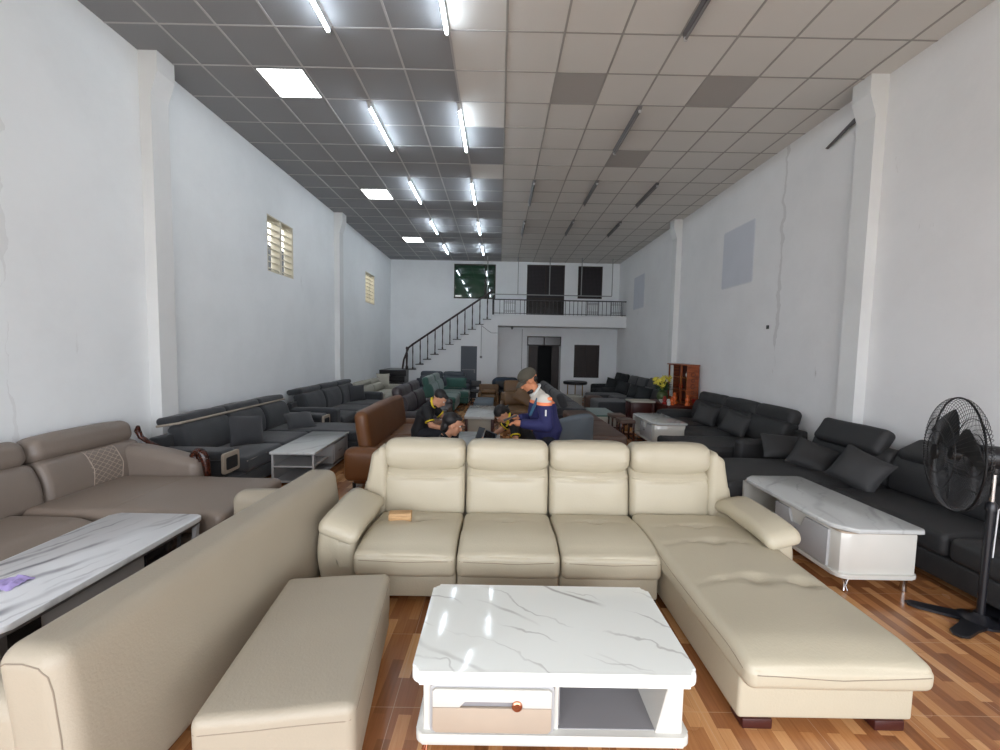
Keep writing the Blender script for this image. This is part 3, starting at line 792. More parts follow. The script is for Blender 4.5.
# ================================================================== MARBLE COFFEE TABLE (centre)
def centre_table():
    cx, cy = .26, 1.88
    t = thing('coffee_table', 'white marble-top coffee table with beige drawer in the centre foreground', 'table', (cx, cy, 0))
    x0, x1, y0, y1 = -.34, .86, 1.575, 2.19
    bm = NB(); prism(bm, rrect(x0, x1, y0, y1, .035, 6), .352, .412, 'z', .018, 4); obj('top', bm, M['marb'], t, world=True)
    bm = NB(); prism(bm, rrect(x0+.02, x1-.02, y0+.02, y1-.02, .03, 5), .338, .353, 'z', .003, 1); obj('top_rim', bm, M['lacquer'], t, world=True)
    # carcass: left end, right slanted end, divider, back, plinth
    b0, b1, f0, f1 = x0+.045, x1-.045, y0+.035, y1-.04
    bm = NB()
    prism(bm, rrect(b0-.03, b1+.03, f0-.02, f1+.02, .03, 5), .072, .120, 'z', .012, 3)
    prism(bm, rrect(b0, b0+.04, f0, f1, 0.008, 3), .115, .34, 'z'); prism(bm, rrect(.265, .285, f0+.01, f1, .004, 2), .115, .34, 'z')
    prism(bm, [(b1, .115), (b1, .34), (b1-.065, .34), (b1-.115, .115)], f0, f1, 'y', .003, 1)
    box(bm, b0, b1, f1-.02, f1, .115, .34); box(bm, b0, b1, f0, f1, .328, .34)
    obj('carcass', bm, M['lacquer'], t, world=True)
    bm = NB(); box(bm, .287, b1-.10, f0+.012, f1-.022, .1205, .124); box(bm, .287, b1-.06, f1-.03, f1-.022, .139, .328); box(bm, .2855, .289, f0+.012, f1-.03, .139, .327)
    obj('compartment_lining', bm, M['comp_grey'], t, world=True, smooth=False)
    # drawer: white upper rail with a finger notch, beige lower panel, grey reveal
    dx0, dx1 = b0+.032, .262
    bm = NB(); prism(bm, rrect(dx0, dx1, .122, .332, .016, 5), f0-.012, f0+.02, 'y', .003, 2)
    d = obj('drawer', bm, M['lacq_grey'], t, world=True)
    ux0, ux1 = dx0+.012, dx1-.012
    bm = NB(); prism(bm, [(ux0, .245), (ux0+.115, .245), (ux0+.135, .275), (ux0+.345, .275), (ux0+.365, .245), (ux1, .245), (ux1, .315), (ux1-.012, .325), (ux0+.012, .325), (ux0, .315)], f0-.026, f0-.012, 'y', .003, 2)
    obj('drawer_rail', bm, M['lacquer'], d, world=True, root=t)
    bm = NB(); prism(bm, [(ux0, .147), (ux0+.014, .132), (ux1-.014, .132), (ux1, .147), (ux1, .243), (ux0, .243)], f0-.026, f0-.012, 'y', .003, 2)
    obj('drawer_panel', bm, M['beige_pan'], d, world=True, root=t)
    bm = NB(); prism(bm, [(ux0+.115, .245), (ux0+.135, .275), (ux0+.345, .275), (ux0+.365, .245)], f0-.0145, f0-.0115, 'y'); obj('finger_notch', bm, M['comp_grey'], d, world=True, root=t, smooth=False)
    bm = NB(); lathe(bm, [(.022, 0), (.022, .01), (.017, .014)], (ux0+.355, f0-.024, .258), 20, RX(90)); obj('knob', bm, M['gold'], d, world=True, root=t)
    for x, y, a in ((x0+.06, y0+.07, 0), (x1-.06, y0+.07, 90), (x0+.06, y1-.07, -90), (x1-.06, y1-.07, 180)):
        bm = NB()
        for da in (-32, 0, 32):
            u = Vector((math.cos(math.radians(a+225+da)), math.sin(math.radians(a+225+da)), 0))
            tube(bm, [Vector((x, y, .075))+u*.03, Vector((x, y, .045))+u*.005, Vector((x, y, .0))+u*.022], [.008, .006, .005], 8)
        lathe(bm, [(.035, 0), (.035, .006)], (x, y, .068), 12); obj('leg', bm, M['gold'], t, world=True)
centre_table()

# ================================================================== BEIGE SOFA SEEN FROM BEHIND + BENCH
def back_sofa():
    # local frame: long axis y (0 near end .. 1.98 far end), faces -x
    t = thing('sofa', 'beige leather sofa seen from behind, running from the lower left corner', 'sofa', (-1.318, 1.19, 0), math.radians(-2.6))
    L = 1.98
    def fb(p):
        x, y, z = p
        x += -.03*(z+.35)/.7
        x -= .02*max(0, min(1, (z-.05)/.25))
        return wob(Vector((x, y, z)), .003, 3, 2)
    bm = NB(); mp = rbox(bm, (-.115, L/2, .42), (.23, L, .70), .065, (6, 40, 14), (.012, 0, .0), fb, arc=4); b = obj('backrest', bm, M['cream_b'], t)
    sb = NB(); h = (.095, L/2, .37)
    seam(sb, mp, [(.085, -L/2, -.31), (.085, -L/2, .22), (.078, -L/2, .27), (.055, -L/2, .30), (.0, -L/2, .312), (-.06, -L/2, .31), (-.10, -L/2, .29)], .0025)
    obj('seam', sb, M['seam'], b)
    bm = NB(); rbox(bm, (-.47, L/2, .29), (.62, L-.34, .26), .06, (8, 20, 5), (0, 0, .02)); obj('seat_cushion', bm, M['cream_b'], t)
    bm = NB(); rbox(bm, (-.45, L/2, .11), (.60, L-.02, .12), .02, (4, 10, 2)); obj('base', bm, M['cream_b'], t)
    for y in (.09, L-.09):
        bm = NB(); rbox(bm, (-.50, y, .36), (.66, .17, .46), .07, (10, 4, 8), (0, 0, .02), arc=4); obj('arm', bm, M['cream_b'], t)
    bm = NB(); box(bm, -.30, -.24, L-.12, L-.06, .605, .63, .006); obj('control_button', bm, M['black'], t)
    for x in (-.7, -.08):
        for y in (.12, L-.12): bm = NB(); box(bm, x-.03, x+.03, y-.03, y+.03, 0, .05, .004); obj('foot', bm, M['leg'], t)
back_sofa()
def bench():
    t = thing('bench', 'low beige upholstered bench beside the back of the beige sofa', 'bench', (-.79, 1.36, 0), math.radians(7.2))
    W, L = .57, .91
    def fn(p): return wob(p, .003, 4, 5)
    bm = NB(); mp = rbox(bm, (0, L/2, .295), (W, L, .25), .035, (14, 20, 6), (0, 0, .008), fn, arc=4); c = obj('seat_cushion', bm, M['cream_b'], t)
    sb = NB(); seam(sb, mp, [(-W/2+.01, -L/2, .07), (0, -L/2, .075), (W/2-.01, -L/2, .07)], .002); seam(sb, mp, [(W/2, -L/2+.03, .085), (W/2, L/2-.03, .085)], .002); obj('seam', sb, M['seam'], c)
    bm = NB(); rbox(bm, (0, L/2, .135), (W-.012, L-.012, .09), .012, (6, 10, 2)); obj('base', bm, M['cream_b'], t)
    for x in (-W/2+.05, W/2-.04):
        for y in (.06, L-.04): bm = NB(); lathe(bm, [(.010, 0), (.016, .10)], (x, y, 0), 10); obj('leg', bm, M['black'], t)
bench()

# ================================================================== LEFT: TAUPE SOFA AND MARBLE TV TABLE
def taupe_sofa():
    # local: x along the wall (world y), -y out into the room (world +x)
    t = thing('sectional_sofa', 'taupe leather sectional with quilted back panels and carved red wood arm by the left wall', 'sofa', (-3.99, 1.3, 0), PI/2)
    L = 2.86; TM = M['taupe']; TD = M['taupe_d']
    bm = NB(); rbox(bm, (L/2, -.50, .15), (L, .98, .18), .02, (10, 6, 2)); rbox(bm, (2.15, -1.20, .15), (.80, 1.20, .18), .02, (6, 6, 2)); obj('base', bm, TD, t)
    bm = NB(); rbox(bm, (L/2, -.05, .42), (L, .08, .64), .03, (10, 2, 6)); obj('back_frame', bm, TM, t)
    xs = [-.20, .80, 1.92, 2.86]
    for i in range(3):
        a, b = xs[i], xs[i+1]; w = b-a-.01
        Tm = TR((a+b)/2, -.20, .40) @ RX(-14)
        def fl(p, w=w):
            x, y, z = p
            if y < 0: y -= .04*max(0, 1-(z/.22)**2)
            return wob(Vector((x, y, z)), .004, 6, i)
        bm = NB(); mp = rbox(bm, (0, 0, .145), (w, .20, .40), .06, (20, 4, 16), (0, 0, 0), fl, Tm, arc=4); k = obj('back_cushion', bm, TM, t)
        # quilted band: two edge seams and a diamond lattice, sewn into the leather
        sb = NB(); q0, q1 = -w*.10, -w*.10+.28
        for q in (q0, q1): seam(sb, mp, [(q-.02, -.10, -.19), (q+.02, -.10, 0), (q-.01, -.10, .20)], .0035)
        n = 9
        for j in range(-5, n):
            z0 = -.19+j*.05
            for sg in (1, -1):
                A = [q0, -.10, z0 if sg > 0 else z0+.22]; B = [q1, -.10, z0+.22 if sg > 0 else z0]
                lo, hi = -.19, .19; dz = B[2]-A[2]
                t0, t1 = sorted(((lo-A[2])/dz, (hi-A[2])/dz)); t0, t1 = max(0, t0), min(1, t1)
                if t1-t0 < .08: continue
                A, B = [A[i]+(B[i]-A[i])*t0 for i in range(3)], [A[i]+(B[i]-A[i])*t1 for i in range(3)]
                seam(sb, mp, [A, B], .0018, sub=8)
        obj('quilting', sb, M['taupe_s'], k)
        def fh(p, w=w):
            x, y, z = p
            if z > 0: z += .02*(1-(x/(w/2))**2)
            return wob(Vector((x, y, z)), .004, 6, i+3)
        bm = NB(); rbox(bm, (0, .0, .435), (w, .21, .22), .085, (20, 5, 8), (0, .02, 0), fh, Tm, arc=5); obj('headrest', bm, TM, t)
    for a, b in ((-.30, .62), (.62, 1.70)):
        def fs(p):
            x, y, z = p
            if z > 0: z -= .05*gauss((y+.36)**2, .12)
            return wob(Vector((x, y, z)), .004, 5, a)
        bm = NB(); rbox(bm, ((a+b)/2, -.64, .33), (b-a-.008, .72, .18), .05, (16, 16, 5), (0, 0, .015), fs, arc=4); obj('seat_cushion', bm, TD, t)
    def fcx(p): 
        return wob(p, .005, 3, 7)
    bm = NB(); mp = rbox(bm, (2.19, -1.06, .335), (.90, 1.60, .19), .06, (16, 30, 5), (0, 0, .02), fcx, arc=4); k = obj('chaise_cushion', bm, TD, t)
    sb = NB(); seam(sb, mp, [(-.40, .1, .095), (.40, .1, .095)], .0018); obj('seam', sb, M['seam'], k)
    # rolled arm at the far end with carved wood scroll front
    def fa(p):
        x, y, z = p
        z += .07*math.sin((y+.1)*3.2)*(1 if z > 0 else 0)
        return wob(Vector((x, y, z)), .004, 5, 8)
    bm = NB(); rbox(bm, (2.76, -.58, .43), (.24, .82, .42), .09, (5, 20, 8), (.01, 0, 0), fa, arc=5); obj('arm', bm, TM, t)
    bm = NB(); pts = []
    for k in range(15):
        u = k/14; pts.append((2.72+.0*u, -.88-.16*math.sin(u*PI*.5), .60+.10*math.sin(u*PI*.95)-.30*u*u))
    tube(bm, pts, [.024+.018*math.sin(min(1, k/14)*PI) for k in range(15)], 10)
    pts = [(2.72, -.97-.055*math.cos(a), .60+.055*math.sin(a)) for a in [k*PI/6 for k in range(10)]]
    tube(bm, pts, .022, 8); obj('carved_scroll', bm, M['redwood'], t)
    bm = NB(); tube(bm, [(2.86, -.22, .87), (2.875, -.20, .82), (2.88, -.23, .75), (2.88, -.32, .69), (2.86, -.44, .66)], [.016, .03, .026, .024, .014], 10); obj('back_trim', bm, M['redwood'], t)
    for x, y in ((.1, -.9), (1.8, -1.7), (2.45, -1.7), (2.5, -.1), (.1, -.1)): bm = NB(); lathe(bm, [(.02, 0), (.03, .06)], (x, y, 0), 10); obj('foot', bm, M['leg'], t)
taupe_sofa()
def tv_table():
    t = thing('coffee_table', 'long white marble table with purple cloth on it in front of the taupe sofa', 'table', (-2.56, 2.36, 0))
    x0, x1, y0, y1 = -2.90, -2.22, 1.72, 2.98
    bm = NB(); prism(bm, rrect(x0, x1, y0, y1, .05, 6), .415, .45, 'z', .008, 3); obj('top', bm, M['marb2'], t, world=True)
    bm = NB(); prism(bm, rrect(x0+.012, x1-.012, y0+.012, y1-.012, .045, 6), .393, .416, 'z', .002, 1); obj('top_rim', bm, M['steel'], t, world=True)
    bm = NB(); box(bm, x0+.08, x1-.08, 1.95, 2.55, .12, .392, .01); obj('drawer_case', bm, M['lacq_grey'], t, world=True)
    bm = NB(); box(bm, x0+.06, x1-.06, 1.76, 1.94, .10, .392, .006); obj('side_cabinet', bm, M['blackg'], t, world=True)
    bm = NB(); box(bm, x0+.07, x1-.07, 2.552, 2.84, .16, .392, .006); obj('side_cabinet', bm, M['blackg'], t, world=True)
    bm = NB(); box(bm, x0+.05, x1-.05, 1.80, 2.92, .07, .10, .004); obj('plinth', bm, M['blackg'], t, world=True)
    for x in (x0+.03, x1-.05):
        bm = NB(); prism(bm, [(1.745, 0), (1.765, 0), (1.765, .393), (1.735, .393)], x, x+.03, 'x'); obj('leg', bm, M['steel'], t, world=True, smooth=False)
        bm = NB(); prism(bm, [(2.86, 0), (2.89, 0), (2.955, .393), (2.925, .393)], x, x+.03, 'x'); obj('leg', bm, M['lacq_grey'], t, world=True, smooth=False)
tv_table()
def crumple(label, loc, m, w=.10, d=.07, h=.03, cat='cloth', name='cloth', seed=1., **k):
    bm = NB(); n = 16; g = []
    for i in range(n+1):
        row = []
        for j in range(n+1):
            u, v = -1+2*i/n, -1+2*j/n
            e = max(0, 1-(u*u+v*v)*.6)
            z = h*e*(.7+.8*noise.noise(Vector((u*2.2+seed, v*2.2, seed))))
            row.append(bm.verts.new((u*w/2*(1+.25*noise.noise(Vector((v*3, seed, 0)))), v*d/2*(1+.25*noise.noise(Vector((u*3, seed, 2)))), max(.001, z))))
        g.append(row)
    for i in range(n):
        for j in range(n): bm.faces.new((g[i][j], g[i+1][j], g[i+1][j+1], g[i][j+1]))
    geo = bmesh.ops.extrude_face_region(bm, geom=list(bm.faces)); bmesh.ops.translate(bm, vec=(0, 0, .002), verts=[q for q in geo['geom'] if isinstance(q, bmesh.types.BMVert)])
    o = obj(name, bm, m); o.location = loc; return tag(o, label, cat)
crumple('small crumpled lilac cloth on the marble table at the left edge', (-2.58, 2.06, .4505), M['purple'], .13, .12, .035)

# ================================================================== RIGHT: WHITE COFFEE TABLE AND FAN
def drawer_table(label, x0, x1, y0, y1, zt, marb, grp=None, chrome=True, flip=False):
    t = thing('coffee_table', label, 'table', ((x0+x1)/2, (y0+y1)/2, 0), group=grp)
    bm = NB(); r = min(.14, (x1-x0)*.2)
    prism(bm, [(x0+r, y0), (x1-.03, y0), (x1, y0+.03), (x1, y1-.03), (x1-.03, y1), (x0+r, y1), (x0+.02, y1-r*.9), (x0, y1-r), (x0, y0+r), (x0+.02, y0+r*.7)], zt-.035, zt, 'z', .01, 3); obj('top', bm, marb, t, world=True)
    bm = NB(); prism(bm, rrect(x0+.03, x1-.02, y0+.03, y1-.03, .05, 4), zt-.047, zt-.035, 'z'); obj('top_rim', bm, M['beige_pan'], t, world=True)
    zb = .15
    bm = NB(); prism(bm, rrect(x0+.01, x1-.01, y0+.01, y1-.01, .07, 6), zb-.03, zb, 'z', .006, 2)
    # solid near drawer block, far open compartment
    ym = y0+(y1-y0)*.55
    prism(bm, [(x0+.03+.07, y0+.03), (x1-.05, y0+.03), (x1-.03, y0+.05), (x1-.03, ym), (x0+.03, ym), (x0+.03, y0+.10), (x0+.045, y0+.055)], zb-.001, zt-.047, 'z', .006, 2)
    box(bm, x0+.03, x1-.03, y1-.06, y1-.03, zb-.001, zt-.046); box(bm, x1-.05, x1-.03, ym-.001, y1-.05, zb-.001, zt-.046)
    obj('carcass', bm, M['lacquer'], t, world=True)
    d = None
    bm = NB(); ya, yb = y0+.13, ym+.02; h0, h1 = zb+.012, zt-.06; dy = yb-ya
    prism(bm, [(ya, h0), (yb, h0), (yb, h1), (yb-dy*.28, h1), (yb-dy*.30, h1-.02), (yb-dy*.34, h0+(h1-h0)*.62), (ya+dy*.46, h0+(h1-h0)*.62), (ya+dy*.42, h1-.02), (ya+dy*.40, h1), (ya, h1)], x0+.008, x0+.032, 'x', .006, 2)
    d = obj('drawer', bm, M['lacq_grey' if chrome else 'lacquer'], t, world=True)
    bm = NB(); yk = (yb-dy*.34+ya+dy*.46)/2; lathe(bm, [(.006, 0), (.012, .012), (.014, .02), (.008, .026)], (x0+.010, yk, h0+(h1-h0)*.5), 12, RY(-90)); tube(bm, [(x0-.01, yk-.03, h0+(h1-h0)*.5), (x0-.012, yk+.03, h0+(h1-h0)*.5)], .005, 8)
    obj('knob', bm, M['steel'], d, world=True, root=t)
    for x, y in ((x0+.12, y0+.09), (x1-.07, y0+.08), (x0+.10, y1-.1), (x1-.07, y1-.1)):
        bm = NB()
        lathe(bm, [(.03, .115), (.03, .121)], (x, y, 0), 12)
        if x > (x0+x1)/2: lathe(bm, [(.022, 0), (.024, .01), (.018, .05), (.026, .115)], (x, y, 0), 14)
        else:
            for sg in (-1, 1): tube(bm, [(x+sg*.035, y-.01, .118), (x+sg*.012, y-.012, .07), (x+sg*.006, y-.01, .035), (x+sg*.014, y-.02, 0)], [.007, .008, .007, .006], 8)
        obj('leg', bm, M['chrome'], t, world=True)
    return t
drawer_table('white lacquered coffee table with glossy top and metal feet, right of the cream chaise', 2.50, 3.13, 2.80, 4.05, .50, M['marb3'])

def pedestal_fan():
    bx, by = 3.23, 2.54
    t = thing('pedestal_fan', 'black pedestal fan with wire guard standing at the right edge', 'fan', (bx, by, 0))
    bm = NB()
    for a in (150, 205, 335, 25):
        u = Vector((math.cos(math.radians(a)), math.sin(math.radians(a)))); v = Vector((-u.y, u.x)); L = .36
        o = Vector((bx, by)); pts = [o+v*.075, o+u*L*.5+v*.042, o+u*(L-.04)+v*.045, o+u*L+v*.02, o+u*L-v*.02, o+u*(L-.04)-v*.045, o+u*L*.5-v*.042, o-v*.075]
        prism(bm, [(p.x, p.y) for p in pts], .006, .022, 'z', .004, 1)
    lathe(bm, [(.11, .005), (.11, .02), (.05, .035), (.03, .06)], (bx, by, 0), 20)
    obj('base', bm, M['pole'], t, world=True)
    bm = NB(); tube(bm, [(bx, by, .03), (bx, by, .78)], .020, 14); lathe(bm, [(.028, .76), (.028, .80), (.016, .82)], (bx, by, 0), 14); obj('pole', bm, M['pole'], t, world=True)
    bm = NB(); tube(bm, [(bx, by, .80), (bx, by, 1.10)], .014, 12); obj('inner_pole', bm, M['chrome'], t, world=True)
    bm = NB(); lathe(bm, [(.035, 0), (.038, .005), (.035, .02), (.0, .022)], (bx, by, .031), 16); obj('collar', bm, M['chrome'], t, world=True)
    ax = Vector((-.86, .51, -.0)).normalized()
    z0 = Vector((0, 0, 1)); xa = z0.cross(ax).normalized(); za = ax.cross(xa)
    Mx = Matrix((( xa.x, za.x, ax.x, 0), (xa.y, za.y, ax.y, 0), (xa.z, za.z, ax.z, 0), (0, 0, 0, 1)))
    ctr = Vector((bx, by, 1.11))+ax*.18
    bm = NB(); lathe(bm, [(.02, -.26), (.065, -.25), (.075, -.16), (.075, -.08), (.05, -.06), (.012, -.05), (.012, .0)], ctr-ax*.02, 20, Mx); rbox(bm, (bx, by, 1.06), (.06, .06, .12), .015, (2, 2, 2)); obj('motor_housing', bm, M['black'], t, world=True)
    Rg = .375
    def ring(bm, r, off, rad): tube(bm, [ctr+Mx.to_3x3() @ Vector((r*math.cos(2*PI*k/48), r*math.sin(2*PI*k/48), off)) for k in range(48)], rad, 5, closed=True)
    for nme, sg, dep in (('guard_front', 1, .10), ('guard_rear', -1, .085)):
        bm = NB()
        for k in range(72):
            a = 2*PI*k/72; pts = []
            for j in range(9):
                r = .05+(Rg-.05)*math.sin(j/8*PI/2)**1.0; o = dep*math.cos(j/8*PI/2)**.75*sg
                tw = a+.25*(r/Rg)*sg
                pts.append(ctr+Mx.to_3x3() @ Vector((r*math.cos(tw), r*math.sin(tw), o)))
            tube(bm, pts, .0016, 4, caps=False)
        ring(bm, Rg, 0, .006); ring(bm, .24, dep*math.cos(math.asin((.24-.05)/(Rg-.05)))**.75*sg, .003); ring(bm, .14, dep*.96*sg, .003)
        if sg > 0: lathe(bm, [(.0, dep-.005), (.055, dep-.005), (.05, dep+.008), (0, dep+.01)], ctr, 20, Mx)
        obj(nme, bm, M['black'], t, world=True)
    for k in range(3):
        bm = NB(); g = []; a0 = k*2*PI/3+.3
        for i in range(9):
            u = i/8; r = .045+.27*u; wd = .35+.55*math.sin(u*PI*.8)
            row = []
            for j in range(7):
                a = a0+wd*(j/6-.5)*1.15; row.append(bm.verts.new(ctr+Mx.to_3x3() @ Vector((r*math.cos(a), r*math.sin(a), (j/6-.5)*.06+.005))))
            g.append(row)
        for i in range(8):
            for j in range(6): bm.faces.new((g[i][j], g[i+1][j], g[i+1][j+1], g[i][j+1]))
        geo = bmesh.ops.extrude_face_region(bm, geom=list(bm.faces)); bmesh.ops.translate(bm, vec=ax*.003, verts=[q for q in geo['geom'] if isinstance(q, bmesh.types.BMVert)])
        obj('blade', bm, M['darker'], t, world=True)
    bm = NB(); lathe(bm, [(.0, .03), (.04, .028), (.045, -.01), (.0, -.012)], ctr, 16, Mx); obj('hub', bm, M['black'], t, world=True)
    bm = NB(); q = Vector((bx, by, 1.05)); tube(bm, [q+Vector((.03, -.02, .06)), q+Vector((.08, -.05, -.04)), q+Vector((.07, -.05, -.2)), q+Vector((.025, -.02, -.28)), q+Vector((.024, -.015, -.6))], .004, 6); obj('cord', bm, M['whitepaint'], t, world=True)
pedestal_fan()
# ================================================================== FABRIC SOFAS ALONG THE WALLS
def sofa(label, loc, rotz, L, D, m, n=3, chaise=None, head='roll', arms=(1, 1), arm_w=.20, arm_h=.58, seat_h=.42, back_h=.78,
         ms=None, trim=None, name='sofa', cat='sofa', group=None, head_h=.22, seats=None, backs=None, arm_style='soft', foot=None, head_lift=0., skip_heads=()):
    """local: x runs along the back (0..L), the rear is y=0 and the seats look towards -y"""
    t = thing(name, label, cat, loc, math.radians(rotz), group)
    ms = ms or m; a0 = arm_w if arms[0] else 0; a1 = arm_w if arms[1] else 0
    bm = NB(); rbox(bm, (L/2, -D/2, .15), (L, D-.04, .18), .02, (8, 5, 2))
    if chaise: cx0, cx1, cl = chaise; rbox(bm, ((cx0+cx1)/2, -(cl+D-.1)/2, .15), (cx1-cx0-.02, cl-D+.06, .18), .02, (6, 5, 2))
    obj('base', bm, ms, t)
    bm = NB(); rbox(bm, (L/2, -.06, .40), (L-.02, .10, .60), .03, (8, 2, 5)); obj('back_frame', bm, m, t)
    bs = backs or [a0+(L-a0-a1)*k/n for k in range(n+1)]
    for i, (a, b) in enumerate(zip(bs, bs[1:])):
        w = b-a-.008; Tm = TR((a+b)/2, -.19, seat_h-.03) @ RX(-12)
        bh = back_h-seat_h+.03
        def fl(p, w=w, i=i, bh=bh):
            x, y, z = p
            if y < 0: y -= .05*max(0, 1-(2*z/bh)**2)
            return wob(Vector((x, y, z)), .008, 5, i*3+L)
        bm = NB(); rbox(bm, (0, 0, bh/2), (w, .20, bh), .06, (12, 3, 8), (0, 0, 0), fl, Tm); obj('back_cushion', bm, m, t)
        if head and i not in skip_heads:
            def fh(p, w=w, i=i): return wob(p, .008, 5, i*3+L+1)
            bm = NB()
            if head == 'roll': rbox(bm, (0, .02, bh+.06+head_lift), (w, .19, head_h), .08, (12, 3, 5), (0, .01, .01), fh, Tm, arc=4)
            elif head == 'flat': rbox(bm, (0, 0, 0), (w, .30, .10), .045, (12, 6, 3), (0, 0, .015), fh, Tm @ TR(0, .05, bh+.03+head_lift) @ RX(2))
            elif head == 'up': rbox(bm, (0, .03, bh+.13), (w, .13, .30), .055, (12, 3, 6), (0, .01, 0), fh, Tm @ RX(-4), arc=4)
            hd = obj('headrest', bm, m, t)
            if trim and head == 'flat':
                bm = NB(); rbox(bm, (0, -.004, -.040), (w+.006, .302, .028), .012, (8, 4, 1), (0, 0, 0), None, Tm @ TR(0, .05, bh+.03+head_lift) @ RX(2)); obj('trim_band', bm, trim, hd)
    ss = seats or bs
    for i, (a, b) in enumerate(zip(ss, ss[1:])):
        if chaise and a >= chaise[0]-.05 and b <= chaise[1]+.05: continue
        def fs(p, i=i):
            x, y, z = p
            return wob(Vector((x, y, z)), .008, 4, i*2+L)
        bm = NB(); rbox(bm, ((a+b)/2, -(D+.22)/2, seat_h-.09), (b-a-.008, D-.22, .18), .05, (10, 10, 4), (0, 0, .015), fs); k = obj('seat_cushion', bm, ms, t)
        if trim: bm = NB(); tube(bm, [(a+.03, -D+.012, seat_h-.035), (b-.03, -D+.012, seat_h-.035)], .007, 6); obj('piping', bm, trim, k)
    if chaise:
        cx0, cx1, cl = chaise
        bm = NB(); rbox(bm, ((cx0+cx1)/2, -(cl+.22)/2, seat_h-.09), (cx1-cx0-.008, cl-.22, .18), .055, (10, 20, 4), (0, 0, .02), lambda p: wob(p, .008, 3, L)); obj('chaise_cushion', bm, ms, t)
    for k, on in enumerate(arms):
        if not on: continue
        x = a0/2 if k == 0 else L-a1/2; ad = D-.02-(.12 if arm_style == 'slab' else 0)
        bm = NB()
        if arm_style == 'soft': rbox(bm, (x, -ad/2-.02, arm_h/2+.03), (arm_w, ad-.04, arm_h-.06), .06, (5, 12, 6), (.01, 0, .015), lambda p: wob(p, .006, 4, k+L), arc=4); obj('arm', bm, m, t)
        else:
            rbox(bm, (x, -ad/2-.02, arm_h/2-.02), (arm_w-.05, ad-.08, arm_h-.16), .03, (4, 10, 4)); ar = obj('arm', bm, m, t)
            bm = NB(); rbox(bm, (x, -ad/2-.02, arm_h-.05), (arm_w+.04, ad, .10), .04, (5, 12, 3), (0, 0, .01)); obj('arm_pad', bm, m, ar)
            if trim:
                bm = NB(); w = arm_w+.05; y = -ad-.03
                pts = [(x-w/2, y, arm_h-.03), (x+w/2, y, arm_h-.03), (x+w/2, y, arm_h-.24), (x-w/2, y, arm_h-.24)]
                prism(bm, rrect(x-w/2, x+w/2, arm_h-.25, arm_h-.02, .03, 4), y-.03, y, 'y', .003, 1); obj('arm_front_panel', bm, trim, ar)
                bm = NB(); prism(bm, rrect(x-w/2+.04, x+w/2-.04, arm_h-.21, arm_h-.07, .02, 3), y-.034, y-.029, 'y'); obj('arm_niche', bm, M['darker'], ar)
    fl_ = [(.08, -.08), (L-.08, -.08), (.08, -D+.08), (L-.08, -D+.08)]
    if chaise: fl_ += [(chaise[0]+.08, -chaise[2]+.08), (chaise[1]-.08, -chaise[2]+.08)]
    for x, y in fl_:
        bm = NB(); lathe(bm, [(.018, 0), (.026, .062)], (x, y, 0), 8); obj('foot', bm, foot or M['black'], t)
    return t
G, G2, DK, DR = M['grey'], M['grey2'], M['dark'], M['darker']
# left wall, near grey sofa with pale trim
sofa('charcoal sofa with pale-edged flat headrests along the left wall behind the taupe sofa', (-3.86, 4.34, 0), 90, 2.72, .95, G2, 3, chaise=(1.86, 2.60, 1.75), head='flat', trim=M['trim'],
     arm_w=.22, arm_h=.56, arms=(1, 1), arm_style='slab', back_h=.80, head_lift=0.03, name='sectional_sofa', backs=[.24, 1.05, 1.80, 2.50])
pillow('dark grey throw pillow standing mid-back on the charcoal sofa with pale trim', (-3.30, 5.22, .62), (-16, 6, 62), G, .44, .40, .13, 'pillows on the charcoal sofa with pale trim')
pillow('dark grey throw pillow lying at the far end of the charcoal sofa with pale trim', (-3.20, 6.42, .54), (-60, 0, 40), G, .42, .40, .13, 'pillows on the charcoal sofa with pale trim')
# left wall, second grey sofa
sofa('plain charcoal sofa along the left wall, second from the camera on that side', (-3.86, 7.22, 0), 90, 3.0, .95, G2, 3, chaise=(2.0, 2.78, 1.5), head='flat', arm_w=.22, arm_h=.60, back_h=.84, head_lift=.02, name='sectional_sofa')
pillow('dark grey pillow leaning in the far corner of the second left-wall sofa', (-3.42, 9.66, .62), (-14, 0, 50), G, .42, .40, .13)
# small tables on the left
def shelf_table(label, x0, x1, y0, y1, zt, marb, body, rot=0, group=None):
    cx, cy = (x0+x1)/2, (y0+y1)/2; t = thing('coffee_table', label, 'table', (cx, cy, 0), math.radians(rot), group)
    w, l = (x1-x0)/2, (y1-y0)/2
    bm = NB(); prism(bm, rrect(-w, w, -l, l, .015, 3), zt-.03, zt, 'z', .005, 2); obj('top', bm, marb, t)
    bm = NB(); box(bm, -w+.02, -w+.045, -l+.02, l-.02, .04, zt-.03); box(bm, w-.045, w-.02, -l+.02, -l+.06, .04, zt-.03); box(bm, w-.045, w-.02, l-.06, l-.02, .04, zt-.03); box(bm, -w+.045, w-.045, -l+.02, l-.02, .04, .065)
    obj('frame', bm, body, t, smooth=False)
    bm = NB(); box(bm, -w+.045, w-.02, -l+.015, -l*.25, zt*.55, zt*.55+.018); obj('shelf', bm, body, t, smooth=False)
    bm = NB(); box(bm, -w+.05, w-.03, l*.05, l-.03, .10, zt-.035, .004); d = obj('drawer_case', bm, body, t)
    bm = NB(); box(bm, w-.032, w-.018, l*.10, l-.08, .12, zt-.06, .003); d2 = obj('drawer_front', bm, M['lacq_grey'], d)
    bm = NB(); box(bm, w-.02, w-.008, l*.35, l*.55, zt*.55, zt*.55+.012); obj('handle', bm, M['steel'], d2)
    for x in (-w+.05, w-.05):
        for y in (-l+.05, l-.05): bm = NB(); lathe(bm, [(.018, 0), (.018, .041)], (x, y, 0), 8); obj('foot', bm, M['black'], t)
    return t
